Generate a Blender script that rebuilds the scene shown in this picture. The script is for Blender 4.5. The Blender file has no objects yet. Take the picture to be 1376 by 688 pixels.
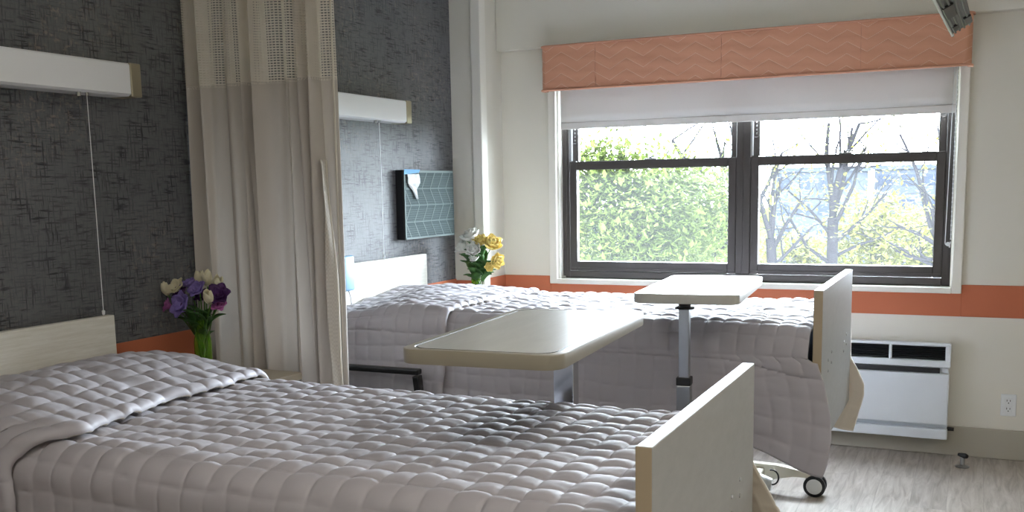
import bpy, bmesh, math, random
import numpy as np
from mathutils import Vector, Matrix, Euler
PI = math.pi
random.seed(7)
SC = bpy.context.scene
COL = SC.collection

# ------------------------------------------------------------------ object helpers
KEEP = set()     # open sheets whose face winding is kept
def link(o, parent=None):
    COL.objects.link(o)
    if parent is not None:
        o.parent = parent
    return o

def setp(o, label=None, cat=None, group=None, kind=None):
    if label: o['label'] = label
    if cat: o['category'] = cat
    if group: o['group'] = group
    if kind: o['kind'] = kind
    return o

def thing(name, label, cat, loc=(0, 0, 0), rz=0.0, group=None, kind=None):
    o = bpy.data.objects.new(name, None)
    o.empty_display_size = 0.05
    link(o)
    o.location = loc
    o.rotation_euler = (0, 0, rz)
    return setp(o, label, cat, group, kind)

def copy_tree(o, parent=None):
    c = o.copy(); COL.objects.link(c)
    if parent is not None: c.parent = parent
    for ch in list(o.children):
        copy_tree(ch, c)
    return c

def obj(name, bm, mats, parent=None, smooth=False, auto=None, label=None):
    me = bpy.data.meshes.new(name)
    if id(bm) in KEEP: KEEP.discard(id(bm))
    else: bmesh.ops.recalc_face_normals(bm, faces=bm.faces)
    bm.to_mesh(me); bm.free()
    if not isinstance(mats, (list, tuple)): mats = [mats]
    for m in mats: me.materials.append(m)
    if smooth:
        for p in me.polygons: p.use_smooth = True
        if auto is not None:
            me.set_sharp_from_angle(angle=math.radians(auto))
    o = bpy.data.objects.new(name, me)
    link(o, parent)
    if label: o['label'] = label
    return o

def struct(name, bm, mats, parent=None, **k):
    o = obj(name, bm, mats, parent, **k)
    if parent is None: o['kind'] = 'structure'
    return o

def B(): return bmesh.new()

def add_box(bm, x0, x1, y0, y1, z0, z1, bev=0.0, seg=2, mat=0, mtx=None):
    vs = [bm.verts.new(p) for p in ((x0,y0,z0),(x1,y0,z0),(x1,y1,z0),(x0,y1,z0),(x0,y0,z1),(x1,y0,z1),(x1,y1,z1),(x0,y1,z1))]
    fs = [bm.faces.new([vs[i] for i in f]) for f in ((3,2,1,0),(4,5,6,7),(0,1,5,4),(1,2,6,5),(2,3,7,6),(3,0,4,7))]
    for f in fs: f.material_index = mat
    vv = vs
    if bev > 0:
        es = list({e for f in fs for e in f.edges})
        r = bmesh.ops.bevel(bm, geom=es, offset=bev, segments=seg, profile=0.5, affect='EDGES')
        for f in r['faces']: f.material_index = mat
        vv = list({v for f in r['faces'] for v in f.verts} | {v for v in vs if v.is_valid})
    if mtx is not None:
        bmesh.ops.transform(bm, matrix=mtx, verts=[v for v in vv if v.is_valid])
    return bm

def frame_of(d):
    d = Vector(d).normalized()
    a = Vector((0,0,1)) if abs(d.z) < 0.95 else Vector((1,0,0))
    u = d.cross(a).normalized(); v = d.cross(u).normalized()
    return u, v

def add_tube(bm, pts, rad, n=10, cap=True, mat=0):
    pts = [Vector(p) for p in pts]
    rs = rad if isinstance(rad, (list, tuple)) else [rad]*len(pts)
    rings = []
    pu = None
    for i, p in enumerate(pts):
        d = (pts[min(i+1,len(pts)-1)] - pts[max(i-1,0)])
        if d.length < 1e-9: d = Vector((0,0,1))
        d.normalize()
        if pu is None:
            u, v = frame_of(d)
        else:
            u = (pu - d*pu.dot(d))
            if u.length < 1e-6: u, v = frame_of(d)
            u.normalize(); v = d.cross(u)
        pu = u
        rings.append([bm.verts.new(p + (u*math.cos(2*PI*k/n) + v*math.sin(2*PI*k/n))*rs[i]) for k in range(n)])
    for a, b in zip(rings, rings[1:]):
        for k in range(n):
            f = bm.faces.new((a[k], a[(k+1)%n], b[(k+1)%n], b[k])); f.material_index = mat
    if cap:
        f = bm.faces.new(rings[0][::-1]); f.material_index = mat
        f = bm.faces.new(rings[-1]); f.material_index = mat
    return bm

def add_cyl(bm, a, b, r, n=20, mat=0, bev=0):
    return add_tube(bm, [a, b], r, n, True, mat)

def add_lathe(bm, prof, n=28, center=(0,0,0), mat=0, axis=None):
    cx, cy, cz = center
    rings = []
    for r, z in prof:
        if r < 1e-5:
            rings.append([bm.verts.new((cx, cy, cz+z))])
        else:
            rings.append([bm.verts.new((cx+r*math.cos(2*PI*k/n), cy+r*math.sin(2*PI*k/n), cz+z)) for k in range(n)])
    for a, b in zip(rings, rings[1:]):
        for k in range(n):
            q = []
            if len(a) == 1: q = [a[0], b[k], b[(k+1)%n]]
            elif len(b) == 1: q = [a[k], a[(k+1)%n], b[0]]
            else: q = [a[k], a[(k+1)%n], b[(k+1)%n], b[k]]
            f = bm.faces.new(q); f.material_index = mat
    return bm

def add_prism(bm, poly, axis, a, b, mat=0):
    """extrude a 2-D polygon along an axis; poly coords are the other two axes in order"""
    def P(q, t):
        if axis == 'x': return (t, q[0], q[1])
        if axis == 'y': return (q[0], t, q[1])
        return (q[0], q[1], t)
    A = [bm.verts.new(P(q, a)) for q in poly]; C = [bm.verts.new(P(q, b)) for q in poly]
    n = len(poly)
    f = bm.faces.new(A); f.material_index = mat
    f = bm.faces.new(C[::-1]); f.material_index = mat
    for k in range(n):
        f = bm.faces.new((A[k], A[(k+1)%n], C[(k+1)%n], C[k])); f.material_index = mat
    return bm

def rrect(x0, x1, y0, y1, r, n=6):
    out = []
    for cx, cy, a0 in ((x1-r,y1-r,0),(x0+r,y1-r,90),(x0+r,y0+r,180),(x1-r,y0+r,270)):
        for k in range(n+1):
            t = math.radians(a0 + 90*k/n)
            out.append((cx+r*math.cos(t), cy+r*math.sin(t)))
    return out

# ------------------------------------------------------------------ materials
def srgb(r, g, b):
    f = lambda c: c/12.92 if c <= 0.04045 else ((c+0.055)/1.055)**2.4
    return (f(r/255), f(g/255), f(b/255), 1)

class NT:
    def __init__(s, name):
        s.m = bpy.data.materials.new(name); s.m.use_nodes = True
        s.t = s.m.node_tree; s.n = s.t.nodes; s.l = s.t.links
        s.b = s.n['Principled BSDF']; s.out = s.n['Material Output']
    def node(s, typ, **k):
        nd = s.n.new(typ)
        for a, v in k.items(): setattr(nd, a, v)
        return nd
    def val(s, sock, v):
        if isinstance(v, bpy.types.NodeSocket): s.l.new(v, sock)
        else: sock.default_value = v
    def math(s, op, a, b=None, c=None, clamp=False):
        nd = s.node('ShaderNodeMath', operation=op, use_clamp=clamp)
        s.val(nd.inputs[0], a)
        if b is not None: s.val(nd.inputs[1], b)
        if c is not None: s.val(nd.inputs[2], c)
        return nd.outputs[0]
    def mix(s, f, a, b):
        nd = s.node('ShaderNodeMix', data_type='RGBA')
        s.val(nd.inputs[0], f); s.val(nd.inputs[6], a); s.val(nd.inputs[7], b)
        return nd.outputs[2]
    def coord(s, scale=(1,1,1), kind='Object', rot=(0,0,0)):
        tc = s.node('ShaderNodeTexCoord'); mp = s.node('ShaderNodeMapping')
        mp.inputs['Scale'].default_value = scale; mp.inputs['Rotation'].default_value = rot
        s.l.new(tc.outputs[kind], mp.inputs['Vector'])
        return mp.outputs[0]
    def noise(s, vec, scale=5, detail=3, rough=0.5, out=0):
        nd = s.node('ShaderNodeTexNoise')
        s.l.new(vec, nd.inputs['Vector'])
        nd.inputs['Scale'].default_value = scale; nd.inputs['Detail'].default_value = detail; nd.inputs['Roughness'].default_value = rough
        return nd.outputs[out]
    def ramp(s, f, stops):
        nd = s.node('ShaderNodeValToRGB'); e = nd.color_ramp.elements
        while len(e) < len(stops): e.new(0.5)
        for i, (p, c) in enumerate(stops):
            e[i].position = p; e[i].color = c if len(c) == 4 else (*c, 1)
        s.val(nd.inputs[0], f)
        return nd.outputs[0]
    def rng(s, f, a, b, c=0.0, d=1.0):
        nd = s.node('ShaderNodeMapRange'); nd.clamp = True
        s.val(nd.inputs[0], f)
        for i, v in enumerate((a, b, c, d)): nd.inputs[i+1].default_value = v
        return nd.outputs[0]
    def bump(s, h, strength=0.3, dist=0.01):
        nd = s.node('ShaderNodeBump'); nd.inputs['Strength'].default_value = strength; nd.inputs['Distance'].default_value = dist
        s.val(nd.inputs['Height'], h); s.l.new(nd.outputs[0], s.b.inputs['Normal'])
    def base(s, c, rough=0.5, metal=0.0, spec=None, sheen=None):
        s.val(s.b.inputs['Base Color'], c); s.val(s.b.inputs['Roughness'], rough); s.b.inputs['Metallic'].default_value = metal
        if spec is not None: s.b.inputs['Specular IOR Level'].default_value = spec
        if sheen is not None:
            s.b.inputs['Sheen Weight'].default_value = sheen; s.b.inputs['Sheen Roughness'].default_value = 0.4
        return s

def plain(name, c, rough=0.5, metal=0.0, spec=None, var=0.06, scale=9, bump=0.0, bscale=120):
    """plain surface with slight tonal variation"""
    t = NT(name); v = t.coord()
    f = t.noise(v, scale, 3)
    a = tuple(min(1, x*(1-var)) for x in c[:3]) + (1,); b = tuple(min(1, x*(1+var)) for x in c[:3]) + (1,)
    t.base(t.mix(f, a, b), rough, metal, spec)
    if bump: t.bump(t.noise(v, bscale, 2), bump, 0.003)
    return t.m

M = {}
M['wall'] = plain('wall_paint', srgb(222, 219, 209), 0.62, var=0.02, scale=2, bump=0.06, bscale=220)
M['bulkhead'] = plain('bulkhead_paint', srgb(222, 219, 209), 0.62, var=0.02, scale=2, bump=0.05, bscale=220)
M['ceiling'] = plain('ceiling_paint', srgb(232, 231, 226), 0.8, var=0.02, scale=2)
M['base'] = plain('cove_base', srgb(170, 165, 152), 0.45, var=0.02, scale=3)
M['terra'] = plain('terracotta_band', srgb(190, 112, 82), 0.65, 0.0, 0.2, var=0.04, scale=4, bump=0.05, bscale=160)
M['trim'] = plain('white_trim', srgb(232, 230, 222), 0.4, var=0.02)
M['bronze'] = plain('window_bronze', srgb(72, 68, 66), 0.4, 0.2, var=0.08, scale=6)
M['chrome'] = plain('chrome', srgb(200, 202, 205), 0.16, 1.0, var=0.03)
M['steel'] = plain('brushed_steel', srgb(168, 170, 172), 0.3, 1.0, var=0.05, scale=20)
M['gold'] = plain('champagne_cap', srgb(176, 168, 146), 0.35, 0.7, var=0.05)
M['black'] = plain('black_plastic', srgb(22, 22, 24), 0.4, var=0.1)
M['darkmetal'] = plain('dark_metal', srgb(40, 42, 46), 0.35, 0.4, var=0.08)
M['whiteplastic'] = plain('white_plastic', srgb(226, 229, 231), 0.35, var=0.02)
M['lightbody'] = plain('lamp_diffuser', srgb(240, 242, 246), 0.4, var=0.02, scale=3)
M['beigelam'] = plain('beige_laminate', srgb(178, 168, 150), 0.35, var=0.03, scale=6)
M['bedmetal'] = plain('bed_cream_metal', srgb(225, 220, 205), 0.4, var=0.03)
M['blueplastic'] = plain('pale_blue_plastic', srgb(132, 172, 204), 0.4, var=0.04)
M['matt'] = plain('mattress_cover', srgb(120, 130, 150), 0.6, var=0.05)
M['acwhite'] = plain('unit_white', srgb(214, 220, 226), 0.4, var=0.02)

def mat_wallpaper():
    t = NT('linen_wallpaper')
    v = t.coord()
    # crosshatch linen: two stretched noises on the wall plane (y across, z up)
    a = t.noise(t.coord((1, 4.5, 48)), 2.6, 3, 0.6); b = t.noise(t.coord((1, 48, 4.5)), 2.6, 3, 0.6)
    ha = t.rng(a, 0.50, 0.62); hb = t.rng(b, 0.51, 0.63)
    h = t.math('MAXIMUM', ha, hb)
    clump = t.rng(t.noise(v, 9, 3, 0.6), 0.40, 0.60)
    h2 = t.math('MULTIPLY', h, t.math('MULTIPLY_ADD', clump, 0.65, 0.30))
    c0 = t.mix(t.noise(v, 2.2, 3), srgb(94, 96, 99), srgb(116, 117, 120))
    c1 = t.mix(h2, c0, srgb(48, 50, 54))
    # copper-beige worn flecks
    fa = t.noise(t.coord((1, 16, 40)), 1.6, 4, 0.65); fb = t.noise(t.coord((1, 40, 16)), 1.6, 4, 0.65)
    fl = t.math('MAXIMUM', t.rng(fa, 0.56, 0.66), t.rng(fb, 0.56, 0.66))
    zone = t.rng(t.noise(v, 1.7, 2), 0.48, 0.62)
    c2 = t.mix(t.math('MULTIPLY', t.math('MULTIPLY', fl, zone), 0.38), c1, srgb(176, 158, 144))
    t.base(c2, 0.52, 0.0, 0.4)
    t.bump(h2, 0.25, -0.002)
    return t.m
M['paper'] = mat_wallpaper()

def mat_wood(name, c0, c1, scale=(0.6, 3, 30), rough=0.42, amt=1.0):
    t = NT(name); v = t.coord(scale)
    f = t.noise(v, 3.0, 5, 0.6)
    f2 = t.noise(t.coord(tuple(s*3 for s in scale)), 5.0, 3, 0.6)
    g = t.math('ADD', t.math('MULTIPLY', f, 0.7), t.math('MULTIPLY', f2, 0.3))
    t.base(t.mix(t.rng(g, 0.35, 0.65), c0, c1), rough)
    return t.m
M['head'] = mat_wood('pale_headboard_laminate', srgb(220, 217, 207), srgb(240, 239, 233), (1, 2.0, 34))
M['foot'] = mat_wood('footboard_laminate', srgb(162, 162, 160), srgb(170, 170, 168), (1, 4, 10))
M['footedge'] = plain('footboard_edge', srgb(176, 160, 136), 0.4, var=0.03)
M['tabletop'] = mat_wood('table_laminate', srgb(168, 166, 159), srgb(180, 178, 171), (9, 1.2, 1), 0.3)
M['tableedge'] = plain('table_edge', srgb(152, 145, 130), 0.35, var=0.03)
M['tabletop_pale'] = mat_wood('table_laminate_pale', srgb(150, 156, 160), srgb(160, 166, 170), (9, 1.2, 1), 0.3)
M['tableedge_pale'] = plain('table_edge_pale', srgb(188, 186, 178), 0.35, var=0.03)

def mat_floor():
    t = NT('vinyl_plank')
    tc = t.node('ShaderNodeTexCoord'); sp = t.node('ShaderNodeSeparateXYZ'); t.l.new(tc.outputs['Object'], sp.inputs[0])
    x, y = sp.outputs[0], sp.outputs[1]
    row = t.math('FLOOR', t.math('DIVIDE', x, 0.152))
    wn = t.node('ShaderNodeTexWhiteNoise', noise_dimensions='1D'); t.l.new(row, wn.inputs['W'])
    yy = t.math('ADD', y, t.math('MULTIPLY', wn.outputs[0], 1.2))
    pl = t.math('FLOOR', t.math('DIVIDE', yy, 1.22))
    wn2 = t.node('ShaderNodeTexWhiteNoise', noise_dimensions='2D')
    cb = t.node('ShaderNodeCombineXYZ'); t.l.new(row, cb.inputs[0]); t.l.new(pl, cb.inputs[1]); t.l.new(cb.outputs[0], wn2.inputs['Vector'])
    off = t.node('ShaderNodeVectorMath', operation='ADD')
    mp = t.node('ShaderNodeMapping'); mp.inputs['Scale'].default_value = (16, 1.7, 1); t.l.new(tc.outputs['Object'], mp.inputs[0])
    sc = t.node('ShaderNodeVectorMath', operation='SCALE'); t.l.new(wn2.outputs['Color'], sc.inputs[0]); sc.inputs['Scale'].default_value = 20
    t.l.new(mp.outputs[0], off.inputs[0]); t.l.new(sc.outputs[0], off.inputs[1])
    g = t.noise(off.outputs[0], 2.0, 6, 0.62); t.n[-1].inputs['Distortion'].default_value = 0.8
    c = t.ramp(g, [(0.30, srgb(140, 130, 121)), (0.5, srgb(172, 164, 156)), (0.70, srgb(194, 187, 180))])
    tone = t.math('MULTIPLY_ADD', wn2.outputs[0], 0.16, 0.90)
    mm = t.node('ShaderNodeVectorMath', operation='SCALE'); t.l.new(c, mm.inputs[0]); t.l.new(tone, mm.inputs['Scale'])
    fx = t.math('FRACT', t.math('DIVIDE', x, 0.152)); fy = t.math('FRACT', t.math('DIVIDE', yy, 1.22))
    ex = t.math('LESS_THAN', t.math('MINIMUM', fx, t.math('SUBTRACT', 1.0, fx)), 0.009)
    ey = t.math('LESS_THAN', t.math('MINIMUM', fy, t.math('SUBTRACT', 1.0, fy)), 0.0012)
    e = t.math('MAXIMUM', ex, ey)
    t.base(t.mix(t.math('MULTIPLY', e, 0.22), mm.outputs[0], srgb(70, 62, 55)), 0.36)
    t.bump(t.math('SUBTRACT', g, e), 0.08, 0.002)
    return t.m
M['floor'] = mat_floor()

def mat_quilt(name, c, c2, rough=0.31, trans=0.0, sheen=0.35):
    t = NT(name); v = t.coord()
    w = t.noise(t.coord((60, 600, 600)), 1.0, 2, 0.5); w2 = t.noise(t.coord((600, 60, 600)), 1.0, 2, 0.5)
    slub = t.math('MULTIPLY', t.math('ADD', w, w2), 0.5)
    f = t.math('ADD', t.math('MULTIPLY', t.noise(v, 4, 3), 0.5), t.math('MULTIPLY', slub, 0.5))
    t.base(t.mix(f, c, c2), rough, 0.0, 0.6, sheen)
    t.bump(slub, 0.12, 0.001)
    if trans:
        tr = t.node('ShaderNodeBsdfTranslucent'); tr.inputs[0].default_value = c2
        mx = t.node('ShaderNodeMixShader'); mx.inputs[0].default_value = trans
        t.l.new(t.b.outputs[0], mx.inputs[1]); t.l.new(tr.outputs[0], mx.inputs[2]); t.l.new(mx.outputs[0], t.out.inputs[0])
    return t.m
M['quilt'] = mat_quilt('taupe_satin_quilt', srgb(196, 186, 170), srgb(212, 202, 188), trans=0.05)
M['lining'] = mat_quilt('quilt_lining', srgb(184, 180, 186), srgb(200, 196, 204), 0.6, 0.25, 0.1)

def fabric(name, c, c2, trans=0.25, rough=0.75, weave=900, bump=0.15):
    t = NT(name); v = t.coord()
    f = t.noise(v, 3, 3); wv = t.noise(v, weave, 1)
    t.base(t.mix(f, c, c2), rough, sheen=0.2)
    t.bump(wv, bump, 0.001)
    tr = t.node('ShaderNodeBsdfTranslucent'); tr.inputs[0].default_value = c2
    mx = t.node('ShaderNodeMixShader'); mx.inputs[0].default_value = trans
    t.l.new(t.b.outputs[0], mx.inputs[1]); t.l.new(tr.outputs[0], mx.inputs[2]); t.l.new(mx.outputs[0], t.out.inputs[0])
    return t.m
M['curtain'] = fabric('curtain_cloth', srgb(188, 180, 171), srgb(197, 190, 182), 0.08)
M['hem'] = fabric('curtain_hem', srgb(226, 220, 208), srgb(232, 226, 214), 0.3)
M['shade'] = fabric('shade_cloth', srgb(218, 216, 214), srgb(222, 220, 218), 0.06, 0.7)
M['shadebar'] = plain('shade_bar', srgb(200, 196, 192), 0.6, var=0.02)

def mat_mesh():
    """open ladder-weave netting: real holes in uv space"""
    t = NT('curtain_netting')
    tc = t.node('ShaderNodeTexCoord'); sp = t.node('ShaderNodeSeparateXYZ'); t.l.new(tc.outputs['UV'], sp.inputs[0])
    u = t.math('FRACT', t.math('MULTIPLY', sp.outputs[0], 1/0.013)); v = t.math('FRACT', t.math('MULTIPLY', sp.outputs[1], 1/0.0095))
    hu = t.math('GREATER_THAN', u, 0.30); hv = t.math('GREATER_THAN', v, 0.58)
    hole = t.math('MULTIPLY', hu, hv)
    t.base(t.mix(t.noise(t.coord(), 3, 3), srgb(214, 207, 197), srgb(222, 216, 207)), 0.75)
    tl = t.node('ShaderNodeBsdfTranslucent'); tl.inputs[0].default_value = srgb(220, 210, 194)
    m1 = t.node('ShaderNodeMixShader'); m1.inputs[0].default_value = 0.25
    t.l.new(t.b.outputs[0], m1.inputs[1]); t.l.new(tl.outputs[0], m1.inputs[2])
    tr = t.node('ShaderNodeBsdfTransparent'); mx = t.node('ShaderNodeMixShader')
    t.l.new(hole, mx.inputs[0]); t.l.new(m1.outputs[0], mx.inputs[1]); t.l.new(tr.outputs[0], mx.inputs[2]); t.l.new(mx.outputs[0], t.out.inputs[0])
    return t.m
M['netting'] = mat_mesh()

def mat_valance():
    t = NT('peach_chevron_quilting')
    tc = t.node('ShaderNodeTexCoord'); sp = t.node('ShaderNodeSeparateXYZ'); t.l.new(tc.outputs['Object'], sp.inputs[0])
    x, z = sp.outputs[0], sp.outputs[2]
    P = 0.197; A = 0.056; R = 0.060
    tri = t.math('ABSOLUTE', t.math('SUBTRACT', t.math('MULTIPLY', t.math('FRACT', t.math('DIVIDE', x, P)), 2.0), 1.0))
    ph = t.math('FRACT', t.math('DIVIDE', t.math('SUBTRACT', z, t.math('MULTIPLY', tri, A)), R))
    d = t.math('MINIMUM', ph, t.math('SUBTRACT', 1.0, ph))
    dash = t.math('GREATER_THAN', t.math('FRACT', t.math('MULTIPLY', x, 1/0.008)), 0.25)
    line = t.math('LESS_THAN', d, 0.03)
    thread = t.math('MULTIPLY', line, dash)
    puff = t.rng(d, 0.0, 0.30)
    fl = t.noise(t.coord(), 4, 3)
    c = t.mix(fl, srgb(204, 147, 119), srgb(213, 157, 129))
    t.base(t.mix(t.math('MULTIPLY', thread, 0.6), c, srgb(236, 204, 182)), 0.7, sheen=0.2)
    t.bump(t.math('ADD', t.math('POWER', puff, 0.5), t.math('MULTIPLY', t.noise(t.coord(), 18, 3), 0.5)), 0.28, 0.006)
    return t.m
M['valance'] = mat_valance()
M['welt'] = fabric('peach_welt', srgb(198, 144, 118), srgb(208, 154, 128), 0.0)

def mat_glass(name, glare_veil):
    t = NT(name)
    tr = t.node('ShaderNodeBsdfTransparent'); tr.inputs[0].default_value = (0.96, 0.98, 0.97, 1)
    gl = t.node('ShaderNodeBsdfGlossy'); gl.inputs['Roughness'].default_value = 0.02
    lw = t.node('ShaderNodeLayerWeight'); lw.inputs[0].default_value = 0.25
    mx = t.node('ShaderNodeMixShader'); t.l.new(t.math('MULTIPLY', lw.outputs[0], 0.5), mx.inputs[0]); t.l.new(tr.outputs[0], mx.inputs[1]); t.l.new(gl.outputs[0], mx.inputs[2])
    tl = t.node('ShaderNodeBsdfTranslucent'); tl.inputs[0].default_value = (0.9, 0.95, 1.0, 1)  # pale translucent layer that paints a veil of glare into the pane
    m2 = t.node('ShaderNodeMixShader'); m2.inputs[0].default_value = glare_veil
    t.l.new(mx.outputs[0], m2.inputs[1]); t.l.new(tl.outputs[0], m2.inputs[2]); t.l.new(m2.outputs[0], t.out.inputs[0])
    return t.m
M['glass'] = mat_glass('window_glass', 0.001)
M['glass_glare'] = mat_glass('glare_veil_glass', 0.007)  # lower panes: stronger painted-in glare veil

def mat_vase():
    t = NT('green_glass')
    t.b.inputs['Base Color'].default_value = (0.50, 0.86, 0.14, 1)
    t.b.inputs['Roughness'].default_value = 0.06
    t.b.inputs['Transmission Weight'].default_value = 0.9
    t.b.inputs['IOR'].default_value = 1.3
    return t.m
M['vase'] = mat_vase()

def petal(name, c, c2, trans=0.2):
    t = NT(name); v = t.coord()
    t.base(t.mix(t.noise(v, 60, 3), c, c2), 0.55)
    tr = t.node('ShaderNodeBsdfTranslucent'); tr.inputs[0].default_value = c2
    mx = t.node('ShaderNodeMixShader'); mx.inputs[0].default_value = trans
    t.l.new(t.b.outputs[0], mx.inputs[1]); t.l.new(tr.outputs[0], mx.inputs[2]); t.l.new(mx.outputs[0], t.out.inputs[0])
    return t.m
M['p_cream'] = petal('cream_petal', srgb(226, 218, 186), srgb(238, 232, 206))
M['p_purple'] = petal('lilac_petal', srgb(132, 112, 190), srgb(160, 140, 212))
M['p_plum'] = petal('plum_petal', srgb(62, 28, 82), srgb(92, 48, 112))
M['p_pink'] = petal('orchid_pink_petal', srgb(188, 104, 176), srgb(208, 128, 196))
M['p_white'] = petal('white_petal', srgb(236, 236, 228), srgb(246, 246, 240))
M['p_yellow'] = petal('yellow_petal', srgb(240, 212, 104), srgb(250, 234, 160))
M['stem'] = petal('flower_stem', srgb(70, 110, 44), srgb(96, 140, 62), 0.1)
M['leaf'] = petal('flower_leaf', srgb(44, 84, 40), srgb(76, 120, 58), 0.2)

def leafmat(name, c, c2):
    t = NT(name)
    f = t.noise(t.coord(), 1.3, 4, 0.7)
    col = t.mix(t.rng(f, 0.3, 0.7), c, c2)
    t.base(col, 0.6, spec=0.05)
    tr = t.node('ShaderNodeBsdfTranslucent'); t.l.new(col, tr.inputs[0])
    mx = t.node('ShaderNodeMixShader'); mx.inputs[0].default_value = 0.35
    t.l.new(t.b.outputs[0], mx.inputs[1]); t.l.new(tr.outputs[0], mx.inputs[2]); t.l.new(mx.outputs[0], t.out.inputs[0])
    return t.m
M['lf_green'] = leafmat('spring_green_leaf', srgb(46, 58, 22), srgb(76, 86, 40))
M['lf_yellow'] = leafmat('yellow_green_leaf', srgb(58, 60, 18), srgb(80, 80, 32))
M['bark'] = plain('grey_bark', srgb(24, 23, 25), 0.9, 0.0, 0.0, var=0.2, scale=4)
M['lawn'] = plain('lawn_grass', srgb(44, 48, 24), 0.9, 0.0, 0.0, var=0.25, scale=0.3)
M['facade'] = plain('pale_facade', srgb(46, 50, 58), 0.8, 0.0, 0.0, var=0.05, scale=0.2)
M['facadeglass'] = plain('facade_glass', srgb(34, 39, 50), 0.6, 0.0, 0.0, var=0.1, scale=0.5)

# ------------------------------------------------------------------ camera (calibrated)
rt = Vector((0.90788245, 0.4188357, -0.01805832)); up = Vector((-0.04102745, 0.1316362, 0.99044872)); fw = Vector((-0.41721241, 0.89847012, -0.13669396))
CAM = Vector((2.8087, -5.6637, 1.45)); FPX = 1345.8; CY = 437.02
cd = bpy.data.cameras.new('camera'); cam = bpy.data.objects.new('camera', cd); link(cam)
mw = Matrix((rt, up, -fw)).transposed().to_4x4(); mw.translation = CAM
cam.matrix_world = mw
cd.sensor_width = 36; cd.lens = FPX/1376*36; cd.shift_y = (CY-344)/1376
cd.clip_start = 0.05; cd.clip_end = 600
SC.camera = cam
def bp(u, v, y):
    d = fw + rt*((u-688)/FPX) - up*((v-CY)/FPX)
    return CAM + d*((y-CAM.y)/d.y)

# ------------------------------------------------------------------ room shell
XR, YB, ZC = 4.6, -7.6, 2.72
ZS0, ZS1 = 0.741, 0.907          # terracotta band
b = B(); add_box(b, -0.3, XR, YB, 0.0, -0.1, 0.0); struct('floor', b, M['floor'])
b = B(); add_box(b, -0.15, XR+0.15, YB-0.15, 0.2, ZC, ZC+0.1); struct('ceiling', b, M['ceiling'])
b = B(); add_box(b, -0.15, 0.0, YB, -0.4, 0.0, ZC); struct('wall_left', b, M['paper'])
b = B(); add_box(b, XR, XR+0.15, YB, 0.2, 0.0, ZC); struct('wall_right', b, M['wall'])
b = B(); add_box(b, -0.15, XR+0.15, YB-0.15, YB, 0.0, ZC); struct('wall_back', b, M['wall'])
# window wall: four pieces of one mesh around the opening
WX0, WX1, WZ0, WZ1 = 0.50, 2.705, 0.89, 2.12
b = B()
add_box(b, 0.137, WX0, 0.0, 0.2, 0, ZC); add_box(b, WX1, XR, 0.0, 0.2, 0, ZC)
add_box(b, WX0, WX1, 0.0, 0.2, 0, WZ0); add_box(b, WX0, WX1, 0.0, 0.2, WZ1, ZC)
struct('wall_front', b, M['wall'])
b = B(); add_box(b, -0.15, 0.137, -0.4, 0.2, 0, ZC, 0.004, 2); struct('wall_corner', b, M['wall'])
b = B(); add_box(b, 0.137, XR, -0.07, -0.0005, 2.262, ZC-0.001, 0.006, 2); struct('wall_bulkhead', b, M['bulkhead'])
# conduit cover at the corner of the column
b = B(); add_box(b, 0.138, 0.2, -0.412, -0.335, 0.0, ZC-0.002, 0.006, 3); struct('trim_5', b, M['trim'])
# terracotta bands
b = B(); add_box(b, 0.0005, 0.007, YB, -0.4005, ZS0+0.008, ZS1+0.008, 0.002, 1); struct('trim_1', b, M['terra'])
b = B(); add_box(b, 0.007, 0.137, -0.407, -0.4005, ZS0, ZS1, 0.002, 1); struct('trim_2', b, M['terra'])
b = B(); add_box(b, 0.1375, 0.144, -0.334, -0.0005, ZS0, ZS1, 0.002, 1); struct('trim_3', b, M['terra'])
b = B(); add_box(b, 0.144, 0.452, -0.007, -0.0005, ZS0, ZS1, 0.002, 1); add_box(b, 2.75, XR, -0.007, -0.0005, ZS0, ZS1, 0.002, 1)
add_box(b, 0.452, 2.75, -0.007, -0.0005, ZS0, 0.8615)
struct('trim_4', b, M['terra'])
b = B(); add_box(b, 0.2, XR, -0.012, -0.0005, 0.001, 0.158, 0.004, 2); struct('baseboard_front', b, M['base'])
b = B(); add_box(b, 0.0005, 0.012, YB, -0.4005, 0.001, 0.158, 0.004, 2); struct('baseboard_left', b, M['base'])

# ------------------------------------------------------------------ window
win = thing('window_1', 'wide double window with two dark bronze double-hung sashes and white casing', 'window', (1.6, 0.0, 0.89), kind='structure')
def wobj(name, bm, m, parent=win, **k):
    o = obj(name, bm, m, parent, **k)
    if parent is win: o.location = (-1.6, 0.0, -0.89)
    return o
b = B()
add_box(b, 0.452, 0.500, -0.028, -0.0005, 0.862, 2.165, 0.004, 2); add_box(b, 2.702, 2.75, -0.028, -0.0005, 0.862, 2.165, 0.004, 2)
add_box(b, 0.5, 2.702, -0.028, -0.0005, 2.12, 2.165, 0.004, 2)
add_box(b, 0.5005, 0.512, -0.0005, 0.155, 0.89, 2.12); add_box(b, 2.693, 2.7045, -0.0005, 0.155, 0.89, 2.12)   # reveal linings
wobj('casing', b, M['trim'])
b = B(); add_box(b, 0.5, 2.702, -0.034, 0.155, 0.862, 0.892, 0.004, 2); wobj('sill', b, M['trim'])
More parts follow.
